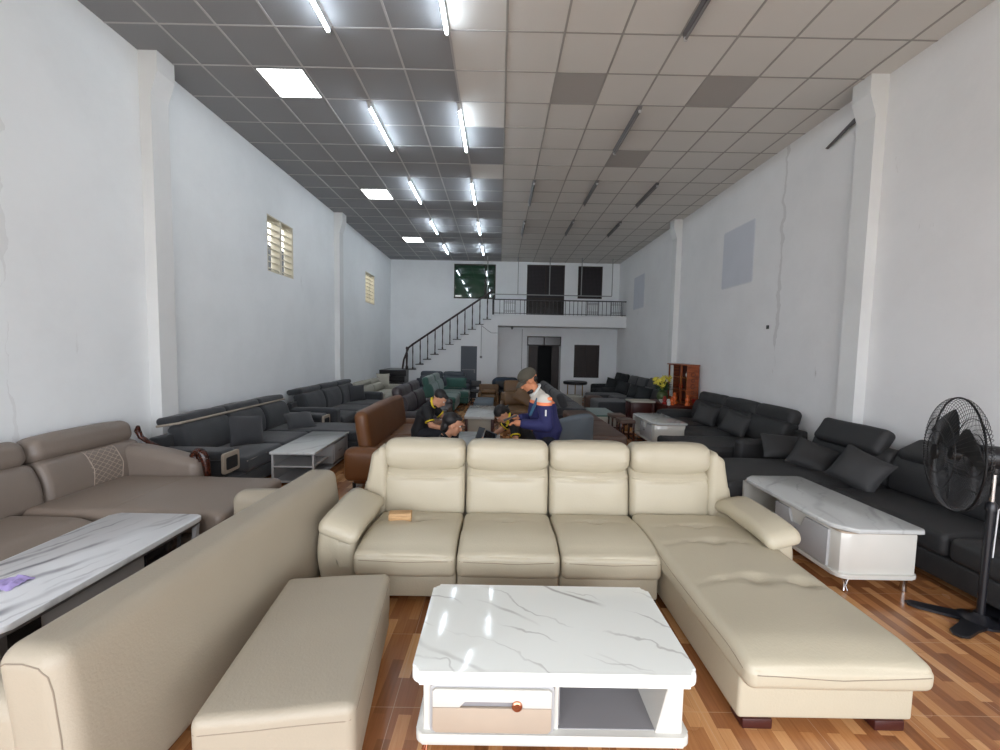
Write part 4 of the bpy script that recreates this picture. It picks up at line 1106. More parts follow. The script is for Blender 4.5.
shelf_table('white marble coffee table with open shelf in front of the pale-trimmed charcoal sofa', -2.83, -2.27, 4.86, 6.12, .43, M['marb3'], M['lacq_grey'], 2)
shelf_table('small stone-topped cream table in front of the second left-wall sofa', -2.85, -2.22, 7.95, 9.3, .45, marble('marble_taupe', s(150, 146, 140), s(110, 100, 96), 2, seed=4, rough=.2), M['pale'], 0)
# pale sofa in the far left corner
sofa('pale linen sofa in the far left, near the dark stair steps', (-3.9, 10.3, 0), 90, 2.6, .95, M['pale'], 2, head='roll', arm_w=.2, arm_h=.56, back_h=.66, head_h=.16, name='sofa', chaise=(1.5, 2.38, 1.45))
pillow('pale pillow standing upright on the far end of the pale linen sofa', (-3.60, 12.45, .72), (-6, 0, 20), M['pale'], .4, .40, .12)

# ------------------------------------------------------------------ cognac leather sofa seen from behind
def cognac():
    t = thing('sofa', 'cognac brown leather sofa with high slab back, person seated on it', 'sofa', (-1.86, 4.78, 0), PI/2)
    L, D = 2.25, 1.0; m = M['brown']
    bm = NB(); rbox(bm, (L/2, -D/2-.05, .17), (L-.06, D-.1, .22), .03, (8, 5, 2)); obj('base', bm, m, t)
    for a, b in ((.18, 1.12), (1.12, 2.05)):
        bm = NB(); rbox(bm, ((a+b)/2, -.60, .36), (b-a-.01, .78, .17), .06, (10, 8, 3), (0, 0, .02), lambda p: wob(p, .006, 4, a)); obj('seat_cushion', bm, m, t)
    for x in (.09, L-.11):
        bm = NB(); rbox(bm, (x, -.48, .30), (.20, .98, .40), .07, (5, 14, 6), (.012, 0, .015), lambda p: wob(p, .008, 4, x), arc=4); obj('arm', bm, m, t)
    def fb(p):
        x, y, z = p
        z += .03*(1-(x/1.0)**2)*(1 if z > 0 else 0)
        return wob(Vector((x, y, z)), .006, 4, 3)
    bm = NB(); rbox(bm, (0, 0, 0), (1.98, .17, .52), .07, (22, 3, 10), (0, .02, 0), fb, TR(L/2+.06, -.155, .66) @ RX(-8), arc=4); k = obj('backrest', bm, m, t)
    bm = NB()
    tube(bm, [(L/2+.06, -.06, .43), (L/2+.06, -.055, .88)], .004, 5); obj('seam', bm, M['redwood'], k)
    for x, y in ((.08, -.1), (L-.1, -.1), (.08, -.9), (L-.1, -.9)): bm = NB(); lathe(bm, [(.02, 0), (.025, .07)], (x, y, 0), 8); obj('foot', bm, M['black'], t)
cognac()
# plum and green sofas beyond
sofa('dark plum leather sofa with rolled headrests behind the black-shirted seated person', (-2.04, 7.45, 0), 90, 2.35, .95, M['plum'], 2, head='roll', arm_w=.22, arm_h=.52, back_h=.80, head_h=.26)
sofa('green velvet corner sofa in front of the white stair wall', (-2.05, 10.75, 0), 90, 2.35, .9, M['green'], 2, head='roll', arm_w=.2, arm_h=.5, back_h=.78, head_h=.26, arms=(0, 1), name='sectional_sofa', chaise=(1.45, 2.15, 1.15))
pillow('green cushion on the arm end of the green velvet sofa', (-1.32, 12.55, .66), (10, 0, 0), M['green'], .66, .34, .16)
sofa('low dark slate sofa along the foot of the stair wall behind the green sofa', (-2.83, 13.82, 0), 0, 1.85, .62, M['door_grey'], 2, head='roll', arm_w=.15, arm_h=.55, back_h=.80, head_h=.2)
# tan sofas in the middle
sofa('tan leather sofa with stacked back cushions facing the camera in the middle of the room', (.05, 9.75, 0), 0, 1.0, 1.05, M['brown2'], 1, head='up', arm_w=.08, arm_h=.5, back_h=.74)
bmx = sofa('tan leather seat module with low back between the tables and the tan sofa', (-.58, 11.95, 0), 0, .60, .75, M['brown2'], 1, head=None, arm_w=.08, arm_h=.5, back_h=.56)
pillow('tan cushion leaning diagonally on the tan leather sofa', (.62, 9.28, .66), (-22, 32, 0), M['brown2'], .5, .40, .14)
solo('duffel_bag', (lambda b: (rbox(b, (.22, 12.9, .62), (.85, .45, .42), .16, (12, 6, 5), (0, 0, .02), lambda p: wob(p, .04, 4, 3)), b)[1])(NB()), M['blue'], 'navy blue bundled bag resting behind the tan sofa', 'bag', (.22, 12.9, .41))
solo('low_cabinet', (lambda b: box(b, -.25, .95, 12.7, 13.2, 0, .41, .02))(NB()), M['darker'], 'dark low cabinet under the blue bundled bag', 'cabinet', (.35, 12.95, 0))
# tables in the middle
def leg_table(label, x0, x1, y0, y1, zt, top, body, legm, th=.04, lw=.035, apron=None, group=None, name='coffee_table'):
    t = thing(name, label, 'table', ((x0+x1)/2, (y0+y1)/2, 0), group=group)
    bm = NB(); prism(bm, rrect(x0, x1, y0, y1, .02, 3), zt-th, zt, 'z', .006, 2); obj('top', bm, top, t, world=True)
    if apron: bm = NB(); box(bm, x0+.05, x1-.05, y0+.05, y1-.05, apron, zt-th, .004); obj('drawer_case', bm, body, t, world=True)
    for x in (x0+.04, x1-.04):
        for y in (y0+.04, y1-.04): bm = NB(); box(bm, x-lw/2, x+lw/2, y-lw/2, y+lw/2, 0, zt-th, .003); obj('leg', bm, legm, t, world=True)
    return t
leg_table('small marble-topped table with cream body and dark legs, middle of the aisle', -.62, -.06, 7.3, 8.75, .50, M['marb3'], M['pale'], M['leg'], .05, .05, .10)
leg_table('grey-topped coffee table with white edge just behind the small marble-topped table', -.58, -.11, 9.4, 10.6, .46, M['steel_blue'], M['whitec'], M['darker'], .06, .05, .22)
t = leg_table('glass-topped side table before the white pillar of the stair wall', -.50, -.12, 12.45, 12.75, .62, M['steel_blue'], M['black'], M['black'], .02, .03, name='side_table')
for k, (x, lab) in enumerate(((-.70, 'black padded chair left of the glass side table'), (.06, 'black padded chair right of the glass side table'))):
    t = thing('chair', lab, 'chair', (x, 12.4, 0), 0, 'black chairs by the glass side table')
    bm = NB(); rbox(bm, (0, 0, .43), (.32, .40, .09), .03, (4, 4, 2)); obj('seat', bm, M['black'], t)
    bm = NB(); rbox(bm, (0, .19, .64), (.32, .06, .20), .03, (4, 2, 4)); obj('backrest', bm, M['black'], t)
    for sx in (-.13, .13):
        for sy in (-.16, .16): bm = NB(); tube(bm, [(sx, sy, 0), (sx, sy, .54 if sy > 0 else .4)], .012, 6); obj('leg', bm, M['black'], t)
# work table with laptop and glass
leg_table('low pale work table between the seated people, laptop on it', -.62, .04, 4.85, 6.25, .44, M['marb3'], M['pale'], M['whitepaint'], .04, .05)
def laptop():
    t = thing('laptop', 'open dark laptop on the low work table, lid tilted back', 'laptop', (-.24, 5.12, .441), math.radians(-62))
    bm = NB(); box(bm, -.16, .16, -.11, .11, 0, .016, .004); obj('keyboard_base', bm, M['laptop'], t)
    bm = NB(); box(bm, -.16, .16, -.004, .006, 0, .22, .003); bm.transform(TR(0, .112, .012) @ RX(-18)); k = obj('screen', bm, M['laptop'], t)
    bm = NB(); box(bm, -.148, .148, -.006, -.0045, .012, .208); bm.transform(TR(0, .112, .012) @ RX(-18)); obj('display', bm, M['screen'], k, smooth=False)
laptop()
bm = NB(); box(bm, -.07, .07, -.004, .004, 0, .17, .003); box(bm, -.05, .05, .0, .07, 0, .008, .002); bm.transform(RX(-24))
o = solo('tablet', bm, M['laptop'], 'dark tablet standing propped behind the laptop on the work table', 'tablet', (0, 0, 0)); o.location = (-.27, 5.62, .47); o.rotation_euler = (0, 0, math.radians(-50))
bm = NB(); lathe(bm, [(.032, 0), (.034, .005), (.042, .12), (.040, .12), (.032, .012), (.0, .012)], (0, 0, 0), 16)
solo('drinking_glass', bm, mat('glass_grey', s(150, 150, 150), .1, alpha=None, spec=.8), 'grey drinking glass beside the laptop on the work table', 'glass', (0, 0, 0)).location = (-.06, 5.62, .441)
bm = NB(); box(bm, -.11, .11, -.15, .15, 0, .006); bm.transform(RZ(12)); solo('paper', bm, M['whitec'], 'white sheets of paper beside the laptop on the work table', 'paper', (0, 0, 0)).location = (-.45, 5.1, .441)

# ------------------------------------------------------------------ right-hand middle: loose lounges
def lounge(label, x0, x1, y0, y1, m, zt=.42, back=None, name='daybed'):
    t = thing(name, label, 'lounge', ((x0+x1)/2, (y0+y1)/2, 0))
    bm = NB(); rbox(bm, ((x0+x1)/2, (y0+y1)/2, .16), (x1-x0-.03, y1-y0-.03, .20), .02, (4, 6, 2)); obj('base', bm, m, t, world=True)
    n = max(1, round((y1-y0)/1.4)); h = (y1-y0)/n
    for k in range(n):
        bm = NB(); rbox(bm, ((x0+x1)/2, y0+h*(k+.5), zt-.085), (x1-x0, h-.01, .17), .05, (8, 12, 3), (0, 0, .015), lambda p: wob(p, .012, 4, k+x0)); obj('seat_cushion', bm, m, t, world=True)
    if back:
        for k in range(n): bm = NB(); rbox(bm, (0, 0, 0), (.18, h-.02, .36), .07, (3, 12, 5), (.02, 0, 0), lambda p: wob(p, .012, 4, k+x0+2), TR(x0+.12, y0+h*(k+.5), .58) @ RY(-24)); obj('back_cushion', bm, m, t, world=True)
    for x in (x0+.06, x1-.06):
        for y in (y0+.06, y1-.06): bm = NB(); lathe(bm, [(.02, 0), (.024, .07)], (x, y, 0), 8); obj('foot', bm, M['black'], t, world=True)
lounge('flat cocoa brown leather lounge right of the capped man', 1.45, 2.06, 6.2, 8.9, M['cocoa'])
lounge('long dark grey upholstered lounge with slanting back beyond the cocoa lounge', 1.36, 2.05, 9.1, 13.0, G, back=True)
# rounded blue-grey armchair back just behind the man
def tub_chair():
    t = thing('armchair', 'rounded blue-grey armchair partly hidden behind the capped man', 'armchair', (1.0, 5.95, 0), math.radians(215))
    m = M['steel_blue']
    bm = NB(); rbox(bm, (0, 0, .28), (.66, .66, .30), .08, (8, 8, 4), (0, 0, .02)); obj('seat_cushion', bm, m, t)
    bm = NB()
    def f(p):
        x, y, z = p; a = x/.55*1.5
        r = .36+y
        return Vector((math.sin(a)*r, math.cos(a)*r, z-.34*(abs(x)/.75)**2*(1 if z > 0 else 0)))
    rbox(bm, (0, 0, .52), (1.5, .14, .66), .06, (30, 3, 8), (0, 0, 0), f); obj('backrest', bm, m, t)
    for x in (-.22, .22):
        for y in (-.22, .22): bm = NB(); lathe(bm, [(.015, 0), (.02, .14)], (x, y, 0), 8); obj('leg', bm, M['black'], t)
tub_chair()
# low green-topped table with cream ends
t = thing('coffee_table', 'low table with dark green top and cream end boxes beyond the cocoa lounge', 'table', (2.42, 9.35, 0))
bm = NB(); prism(bm, rrect(2.16, 2.68, 8.75, 9.9, .02, 3), .30, .335, 'z', .004, 1); obj('top', bm, M['green'], t, world=True)
for y0, y1 in ((8.72, 8.98), (9.75, 10.0)): bm = NB(); box(bm, 2.2, 2.66, y0, y1, .03, .30, .01); obj('end_box', bm, M['pale'], t, world=True)
bm = NB(); box(bm, 2.24, 2.62, 8.9, 9.8, 0, .03); obj('plinth', bm, M['black'], t, world=True)
solo('footstool', (lambda b: (rbox(b, (2.38, 12.6, .17), (.50, .5, .34), .04, (4, 4, 3)), b)[1])(NB()), M['pale'], 'cream footstool on the floor left of the brown square pouffe', 'footstool', (2.38, 12.6, 0))
t = thing('pouffe', 'square cocoa brown pouffe in the back right of the aisle', 'pouffe', (2.82, 11.76, 0))
bm = NB(); rbox(bm, (2.82, 11.76, .22), (.48, .48, .40), .06, (6, 6, 5), (.01, .01, .02)); obj('body', bm, M['cocoa'], t, world=True)
bm = NB(); box(bm, 2.62, 3.02, 11.56, 11.96, 0, .03); obj('plinth', bm, M['black'], t, world=True)
for k, (y, lab) in enumerate(((7.75, 'small dark wooden stool nearest the white drawer table'), (8.35, 'small dark wooden stool just behind the nearer wooden stool'))):
    t = thing('stool', lab, 'stool', (2.50, y, 0), 0, 'small dark wooden stools')
    bm = NB(); rbox(bm, (0, 0, .40), (.30, .34, .07), .02, (4, 4, 2)); obj('seat', bm, M['cocoa'], t)
    for sx in (-.12, .12):
        for sy in (-.14, .14): bm = NB(); box(bm, sx-.016, sx+.016, sy-.016, sy+.016, 0, .37, .002); obj('leg', bm, M['redwood'], t)
    bm = NB(); box(bm, -.12, .12, -.15, -.13, .15, .18); box(bm, -.13, -.11, -.14, .14, .15, .18); obj('stretcher', bm, M['redwood'], t, smooth=False)
t = thing('ottoman', 'large grey block ottoman in front of the altar cabinet table', 'ottoman', (2.93, 10.45, 0))
bm = NB(); rbox(bm, (2.93, 10.45, .32), (.80, .95, .30), .05, (8, 8, 4), (0, 0, .015)); obj('cushion', bm, G, t, world=True)
bm = NB(); rbox(bm, (2.93, 10.45, .12), (.78, .93, .12), .01, (4, 4, 1)); obj('base', bm, DK, t, world=True)
bm = NB(); box(bm, 2.55, 3.31, 9.99, 10.90, .01, .06, .004); obj('plinth', bm, M['pale'], t, world=True)
# round black table with brass legs, far back
t = thing('round_table', 'round black table on thin brass legs at the back of the room', 'table', (2.72, 14.1, 0))
bm = NB(); lathe(bm, [(.0, .56), (.40, .56), (.42, .58), (.42, .64), (.40, .66), (.0, .66)], (2.72, 14.1, 0), 28); obj('top', bm, M['black'], t, world=True)
for a in (20, 140, 260):
    bm = NB(); tube(bm, [(2.72+.3*math.cos(math.radians(a)), 14.1+.3*math.sin(math.radians(a)), 0), (2.72+.3*math.cos(math.radians(a)), 14.1+.3*math.sin(math.radians(a)), .57)], .018, 8); obj('leg', bm, M['brass'], t, world=True)
# sofas along the right wall, far
sofa('very dark sofa in the far right corner below the balcony', (4.3, 14.6, 0), -90, 1.6, .95, DR, 2, head='up', arm_w=.18, arm_h=.55, back_h=.74)
sofa('dark slate sofa along the right wall, second from the back', (4.3, 12.85, 0), -90, 1.5, .95, G, 2, head='up', arm_w=.14, arm_h=.55, back_h=.74, arms=(0, 0), chaise=(0, .78, 1.5), name='sectional_sofa')
sofa('dark slate sofa along the right wall just behind the yellow flowers', (4.3, 11.25, 0), -90, 1.45, .95, G, 2, head='up', arm_w=.14, arm_h=.55, back_h=.78, arms=(0, 0))
for k, (x, y, lab) in enumerate(((3.86, 13.6, 'dark pillow on the far right corner sofa'), (3.80, 12.2, 'dark pillow on the second sofa from the back at right'), (3.80, 11.0, 'dark pillow on the far seat of the sofa behind the flowers'), (3.78, 10.35, 'dark pillow on the near seat of the sofa behind the flowers'))):
    pillow(lab, (x, y, .64), (-18, 8, -45), DR, .44, .40, .15, 'pillows on the far right sofas')
# right wall, middle sofa
sofa('black-grey sectional sofa along the right wall between the altar table and the pillar', (4.28, 8.35, 0), -90, 2.95, .98, DK, 3, chaise=(1.98, 2.80, 1.72), head='roll', arm_w=.16, arm_h=.56, back_h=.80, head_h=.24, arms=(1, 1), name='sectional_sofa', backs=[.16, 1.1, 1.98, 2.80])
P2 = 'pillows on the middle right-wall sofa'
pillow('dark square pillow at the far end of the middle right-wall sofa', (3.84, 7.30, .61), (-20, 12, -46), DK, .42, .40, .14, P2)
pillow('dark square pillow in the middle of the middle right-wall sofa', (3.86, 6.42, .61), (-20, 18, -48), DK, .42, .40, .14, P2)
# right wall, near sofa
def near_right():
    t = sofa('near charcoal sectional sofa with raised headrest along the right wall behind the fan', (4.24, 4.72+.38, 0), -90, 3.35, .87, DK, 3, chaise=(.04, 1.05, 1.85), head=None, arm_w=.16, arm_h=.55, back_h=.80, arms=(0, 0), name='sectional_sofa', backs=[.10, 1.12, 2.2, 3.3])
    for (a, b, z, ang) in ((.18, 1.02, .84, -30), (1.16, 2.18, .82, -62), (2.24, 3.28, .82, -62)):
        bm = NB(); rbox(bm, (0, 0, 0), (b-a, .15, .30), .06, (16, 3, 8), (0, .01, 0), lambda p: wob(p, .006, 5, a), TR((a+b)/2, -.20 if ang > -40 else -.12, z) @ RX(ang), arc=4); obj('headrest', bm, DK, t)
near_right()
P3 = 'pillows on the near right-wall sofa'
pillow('dark pillow lying flat against the far end of the near right-wall sofa', (3.68, 5.10, .56), (-42, 4, -12), DK, .46, .36, .13, P3)
pillow('dark pillow lying second from the far end of the near right-wall sofa', (3.70, 4.62, .56), (-36, 20, -38), DK, .42, .38, .13, P3)
pillow('dark square pillow leaning below the raised headrest of the near right-wall sofa', (3.66, 3.96, .60), (-24, 24, -50), DK, .42, .40, .14, P3)
# white drawer table in the middle right
drawer_table('white marble-topped table with drawer, in front of the middle right-wall sofa', 2.74, 3.36, 6.95, 8.15, .50, M['marb3'])
# console table by the altar
leg_table('dark console table with cream top left of the altar table', 3.05, 3.62, 9.1, 9.55, .62, M['pale'], M['leg'], M['leg'], .04, .05, .2, name='console_table')
# ------------------------------------------------------------------ altar cabinet, flowers and offerings
leg_table('low brown altar table crowded with offerings by the right wall', 3.66, 4.34, 8.55, 9.70, .60, M['altar_d'], M['altar_d'], M['leg'], .04, .05, .25, name='altar_table')
def altar():
    t = thing('altar_cabinet', 'open-fronted orange wooden altar cabinet standing on the altar table against the wall', 'cabinet', (4.2, 9.1, .60))
    x0, x1, y0, y1, z0, z1 = 4.08, 4.34, 8.62, 9.58, .60, 1.46
    bm = NB(); box(bm, x0, x1, y0, y0+.03, z0, z1); side = obj('side_panel', bm, M['altar'], t, world=True, smooth=False)
    bm = NB()
    for k in range(5):
        zc = .75+k*.13; r = .032 if k % 2 else .045
        tube(bm, [(4.21+r*math.cos(a), y0-.004, zc+r*math.sin(a)) for a in [j*PI/6 for j in range(12)]], .007, 5, closed=True)
    obj('carving', bm, M['altar_d'], side, world=True, root=t)
    bm = NB(); box(bm, x0, x1, y1-.03, y1, z0, z1); obj('side_panel', bm, M['altar'], t, world=True, smooth=False)
    bm = NB(); box(bm, x1-.02, x1, y0+.03, y1-.03, z0, z1); obj('back_panel', bm, M['altar_d'], t, world=True, smooth=False)
    bm = NB(); box(bm, x0-.03, x1, y0-.03, y1+.03, z1, z1+.03, .006); obj('top', bm, M['altar'], t, world=True)
    for z in (z0, z0+.30, z0+.58):
        bm = NB(); box(bm, x0+.005, x1-.02, y0+.03, y1-.03, z, z+.02); obj('shelf', bm, M['altar'], t, world=True, smooth=False)
    bm = NB(); box(bm, x0-.005, x0+.012, y0+.25, y0+.33, z0+.02, z1); obj('front_post', bm, M['altar'], t, world=True, smooth=False)
    bm = NB(); box(bm, x0-.008, x0+.006, y1-.26, y1-.12, z0+.12, z1-.01); obj('white_strip', bm, M['whitec'], t, world=True, smooth=False)
    for k, (y, z) in enumerate(((8.75, .62), (9.1, .62), (8.8, .92), (9.15, .92), (8.9, 1.2))):
        pass
altar()
for k, (y, z, m_, nm_) in enumerate(((8.77, .621, 'redc', 'small red cup on the bottom shelf of the altar cabinet'), (9.12, .921, 'redc', 'small red vase on the middle shelf of the altar cabinet'), (8.80, 1.201, 'whitec', 'small white jar on the top shelf of the altar cabinet'))):
    bm = NB(); lathe(bm, [(.03, 0), (.045, .03), (.05, .07), (.03, .11), (.034, .13)], (0, 0, 0), 12); o = solo('jar', bm, M[m_], nm_, 'jar', (0, 0, 0)); o.location = (4.18, y, z)
def flowers():
    x, y = 3.84, 9.30
    t = thing('flower_vase', 'vase of yellow lilies with dark leaves on the altar table', 'flowers', (x, y, .601))
    bm = NB(); lathe(bm, [(.05, 0), (.10, .03), (.13, .12), (.11, .20), (.08, .23), (.095, .25)], (0, 0, 0), 20); obj('vase', bm, M['pot'], t)
    rnd = random.Random(5)
    bm = NB()
    for k in range(46):
        a = rnd.uniform(0, 2*PI); e = rnd.uniform(.1, 1.1); L = rnd.uniform(.12, .30)
        u = Vector((math.cos(a)*math.cos(e), math.sin(a)*math.cos(e), math.sin(e))); o = Vector((0, 0, .26))+u*.06
        w = u.cross(Vector((0, 0, 1))).normalized()*.028
        tip = o+u*L-Vector((0, 0, .04)); mid = o+u*L*.5+Vector((0, 0, .02))
        vs = [bm.verts.new(o), bm.verts.new(mid+w), bm.verts.new(tip), bm.verts.new(mid-w)]; bm.faces.new(vs)
        tube(bm, [Vector((0, 0, .22)), o, mid], .004, 4)
    obj('leaves', bm, M['leaf'], t, smooth=False)
    for k in range(26):
        a = rnd.uniform(0, 2*PI); r = rnd.uniform(.02, .23); z = .48+rnd.uniform(-.06, .14)-r*.3
        c = Vector((r*math.cos(a), r*math.sin(a), z)); bm = NB()
        tube(bm, [Vector((0, 0, .24)), c*.6+Vector((0, 0, .15)), c], .004, 4)
        n0 = Vector((math.cos(a)*.6, math.sin(a)*.6-.5, .5)).normalized(); q = n0.to_track_quat('Z', 'Y').to_matrix()
        for j in range(6):
            b = j*PI/3; d = q @ Vector((math.cos(b), math.sin(b), .35)); e_ = q @ Vector((-math.sin(b), math.cos(b), 0))
            vs = [bm.verts.new(c), bm.verts.new(c+d*.035+e_*.016), bm.verts.new(c+d*.066), bm.verts.new(c+d*.035-e_*.016)]; bm.faces.new(vs)
        obj('lily', bm, M['petal'], t, smooth=False)
flowers()
def figurine(label, x, y, z, m, h=.20, kind='statue'):
    bm = NB()
    if kind == 'statue': lathe(bm, [(.05, 0), (.055, h*.15), (.035, h*.3), (.05, h*.5), (.035, h*.7), (.02, h*.74), (.032, h*.84), (.028, h*.95), (.0, h)], (0, 0, 0), 14)
    elif kind == 'bowl': lathe(bm, [(.03, 0), (.06, h*.5), (.075, h), (.068, h), (.05, h*.5), (.0, h*.3)], (0, 0, 0), 16)
    else: lathe(bm, [(.03, 0), (.035, .01), (.035, h*.6), (.012, h*.8), (.012, h), (.0, h)], (0, 0, 0), 14)
    o = solo({'statue': 'statuette', 'bowl': 'bowl', 'bottle': 'bottle'}[kind], bm, m, label, {'statue': 'statuette', 'bowl': 'bowl', 'bottle': 'bottle'}[kind], (0, 0, 0), None); o.location = (x, y, z)
figurine('orange glazed statuette at the front left of the altar table', 3.80, 8.68, .601, M['orange'], .17)
figurine('orange glazed statuette in the middle of the altar table', 3.93, 8.85, .601, M['orange'], .26)
figurine('tall orange statuette at the right front of the altar table', 4.10, 8.50+.10, .601, M['orange'], .24)
figurine('red pot at the far right of the altar table beside the wall', 4.27, 8.585+.02, .601, M['redc'], .15, 'bowl')
figurine('small white bottle at the left front corner of the altar table', 3.70, 8.60, .601, M['whitec'], .14, 'bottle')
figurine('white offering bowl left of the flower vase', 3.74, 9.05, .601, M['whitec'], .07, 'bowl')
figurine('white offering bowl in front of the flower vase', 3.88, 9.08, .601, M['whitec'], .07, 'bowl')
figurine('pale bottle standing behind the orange statuettes', 4.0, 9.0, .601, M['whitec'], .20, 'bottle')
figurine('dark red statuette between the orange statuettes', 3.70, 8.82, .601, M['redc'], .18)
# ================================================================== PEOPLE
def cap2(bm, p0, p1, r0, r1, n=12):
    p0, p1 = Vector(p0), Vector(p1); d = (p1-p0); L = d.length; d.normalize()
    Mq = d.to_track_quat('Z', 'X').to_matrix().to_4x4()
    pr = [(r0*math.sin(a), -r0*math.cos(a)) for a in [k*PI/8 for k in range(4)]]+[(r0, 0), (r0+(r1-r0)*.5, L*.5), (r1, L)]+[(r1*math.cos(a), L+r1*math.sin(a)) for a in [k*PI/8 for k in range(1, 4)]]
    lathe(bm, pr, p0, n, Mq)
def chain(bm, pts, rs):
    for a, b, r0, r1 in zip(pts, pts[1:], rs, rs[1:]): cap2(bm, a, b, r0, r1)
def ell(bm, c, r, mx=None):
    v = bmesh.ops.create_icosphere(bm, subdivisions=3, radius=1)['verts']
    for q in v:
        p = Vector((q.co.x*r[0], q.co.y*r[1], q.co.z*r[2]))
        if mx is not None: p = mx @ p
        q.co = p+Vector(c)
def loft(bm, rings, f, sd):
    """rings: (centre, half depth, half width); closed tube of ellipses along the spine"""
    n = 20; R_ = []
    for i, (c, a, b) in enumerate(rings):
        c = Vector(c); t = (Vector(rings[min(i+1, len(rings)-1)][0])-Vector(rings[max(i-1, 0)][0])).normalized()
        ff = (f-t*f.dot(t)).normalized()
        R_.append([bm.verts.new(c+ff*a*math.cos(2*PI*k/n)+sd*b*math.sin(2*PI*k/n)) for k in range(n)])
    for A, B in zip(R_, R_[1:]):
        for k in range(n): bm.faces.new((A[k], A[(k+1) % n], B[(k+1) % n], B[k]))
    bm.faces.new(R_[0][::-1]); bm.faces.new(R_[-1])
def fused(name, bm, m, parent, root, vox=.008, smooth=4):
    bmesh.ops.recalc_face_normals(bm, faces=bm.faces)
    o = obj(name, bm, m, parent, world=True, root=root)
    md = o.modifiers.new('r', 'REMESH'); md.mode = 'VOXEL'; md.voxel_size = vox
    ms = o.modifiers.new('s', 'SMOOTH'); ms.factor = .5; ms.iterations = smooth
    dg = bpy.context.evaluated_depsgraph_get(); dg.update()
    me = bpy.data.meshes.new_from_object(o.evaluated_get(dg)); o.modifiers.clear(); o.data = me
    for p in me.polygons: p.use_smooth = True
    return o
def person(label, f, hip, chest, neck, head, hd, arms, legs, skin, clothes, foot_z=0., long_sleeve=False, tall=1.):
    """f: facing (unit, horizontal). arms: ((shoulder, elbow, wrist, hand dir), ...). legs: ((hip, knee, ankle), ...). hd: face direction"""
    f = Vector(f).normalized(); up = Vector((0, 0, 1)); sd = up.cross(f).normalized()
    t = thing('person', label, 'person', (hip[0], hip[1], 0))
    hip, chest, neck, head = map(Vector, (hip, chest, neck, head)); hd = Vector(hd).normalized()
    hs = sd; hu = hd.cross(hs).normalized()
    if hu.z < 0: hu = -hu
    H = Matrix(((hd.x, hs.x, hu.x), (hd.y, hs.y, hu.y), (hd.z, hs.z, hu.z)))
    bm = NB()
    loft(bm, [(hip-up*.08, .09, .13), (hip, .105, .155), ((hip+chest)/2, .09, .135), (chest, .105, .16), (chest*.4+neck*.6, .085, .15), (neck, .05, .07)], f, sd)
    cap2(bm, neck-(head-neck)*.2, head-hu*.02, .055, .05)
    # head: skull, face, jaw, nose, brow, ears
    ell(bm, head+H @ Vector((-.012, 0, .025)), (.096, .074, .088), H); ell(bm, head+H @ Vector((.022, 0, -.025)), (.066, .060, .088), H)
    ell(bm, head+H @ Vector((.045, 0, -.085)), (.036, .036, .026), H)
    cap2(bm, head+H @ Vector((.080, 0, .012)), head+H @ Vector((.100, 0, -.028)), .009, .014)
    ell(bm, head+H @ Vector((.076, 0, .030)), (.014, .045, .010), H); ell(bm, head+H @ Vector((.082, 0, -.058)), (.010, .024, .009), H)
    for sg in (-1, 1): ell(bm, head+H @ Vector((-.004, sg*.074, -.008)), (.020, .010, .032), H)
    for sh, el, wr, hv in arms:
        chain(bm, (sh, el, wr), (.048, .038, .026))
        wr, hv = Vector(wr), Vector(hv).normalized(); side = hv.cross(up).normalized(); nn = side.cross(hv).normalized()
        cap2(bm, wr, wr+hv*.07, .027, .034)
        for k, (o_, L) in enumerate(((-.027, .060), (-.009, .072), (.009, .068), (.027, .054))):
            b0 = wr+hv*.085+side*o_; m1 = b0+hv*L*.55-nn*.008; m2 = m1+hv*L*.32-nn*.024
            chain(bm, (b0-hv*.02, b0, m1, m2), (.0095, .0092, .0085, .0075))
        th = wr+hv*.03+side*.03*(1 if (sd.dot(Vector(sh)-chest)) > 0 else -1)
        o2 = (th-wr-hv*.03).normalized(); chain(bm, (th, th+o2*.018+hv*.028, th+o2*.014+hv*.055-nn*.01), (.0125, .011, .009))
    for a, b, c in legs:
        chain(bm, (a, b, c), (.078, .056, .038))
    body = fused('body', bm, skin, t, t, .0065, 2)
    # eyes and mouth
    for sg in (-1, 1):
        bm = NB(); ell(bm, head+H @ Vector((.074, sg*.030, .012)), (.012, .014, .008), H); e = obj('eye', bm, M['eye'], body, world=True, root=t)
        bm = NB(); ell(bm, head+H @ Vector((.084, sg*.030, .011)), (.004, .006, .006), H); obj('pupil', bm, M['hair'], e, world=True, root=t)
    bm = NB(); ell(bm, head+H @ Vector((.090, 0, -.058)), (.006, .020, .006), H); obj('lips', bm, M['lip'], body, world=True, root=t)
    # shirt
    sm, pm, trimm = clothes; g_ = 1.28 if long_sleeve else 1.0
    bm = NB()
    loft(bm, [(hip-up*.10, .118, .165), (hip, .125*g_, .172), ((hip+chest)/2, .112*g_, .155), (chest, .122*g_, .180), (chest*.45+neck*.55, .102, .168), (chest*.15+neck*.85, .07, .10), (neck+(head-neck)*.12, .062, .068)], f, sd)
    for sh, el, wr, hv in arms:
        sh, el, wr = map(Vector, (sh, el, wr))
        if long_sleeve: chain(bm, (sh, el, wr), (.080, .068, .050))
        else: cap2(bm, sh, sh+(el-sh)*.62, .070, .062)
    shirt = fused('shirt' if not long_sleeve else 'jacket', bm, sm, t, t, .010, 3)
    cb = NB(); cpt = neck+(head-neck)*.16; tt = (head-neck).normalized(); ff = (f-tt*f.dot(tt)).normalized()
    tube(cb, [cpt+ff*.070*math.cos(2*PI*k/20)+sd*.074*math.sin(2*PI*k/20)-tt*(.02*math.cos(2*PI*k/20)) for k in range(20)], .014, 6, closed=True)
    obj('collar', cb, trimm, shirt, world=True, root=t)
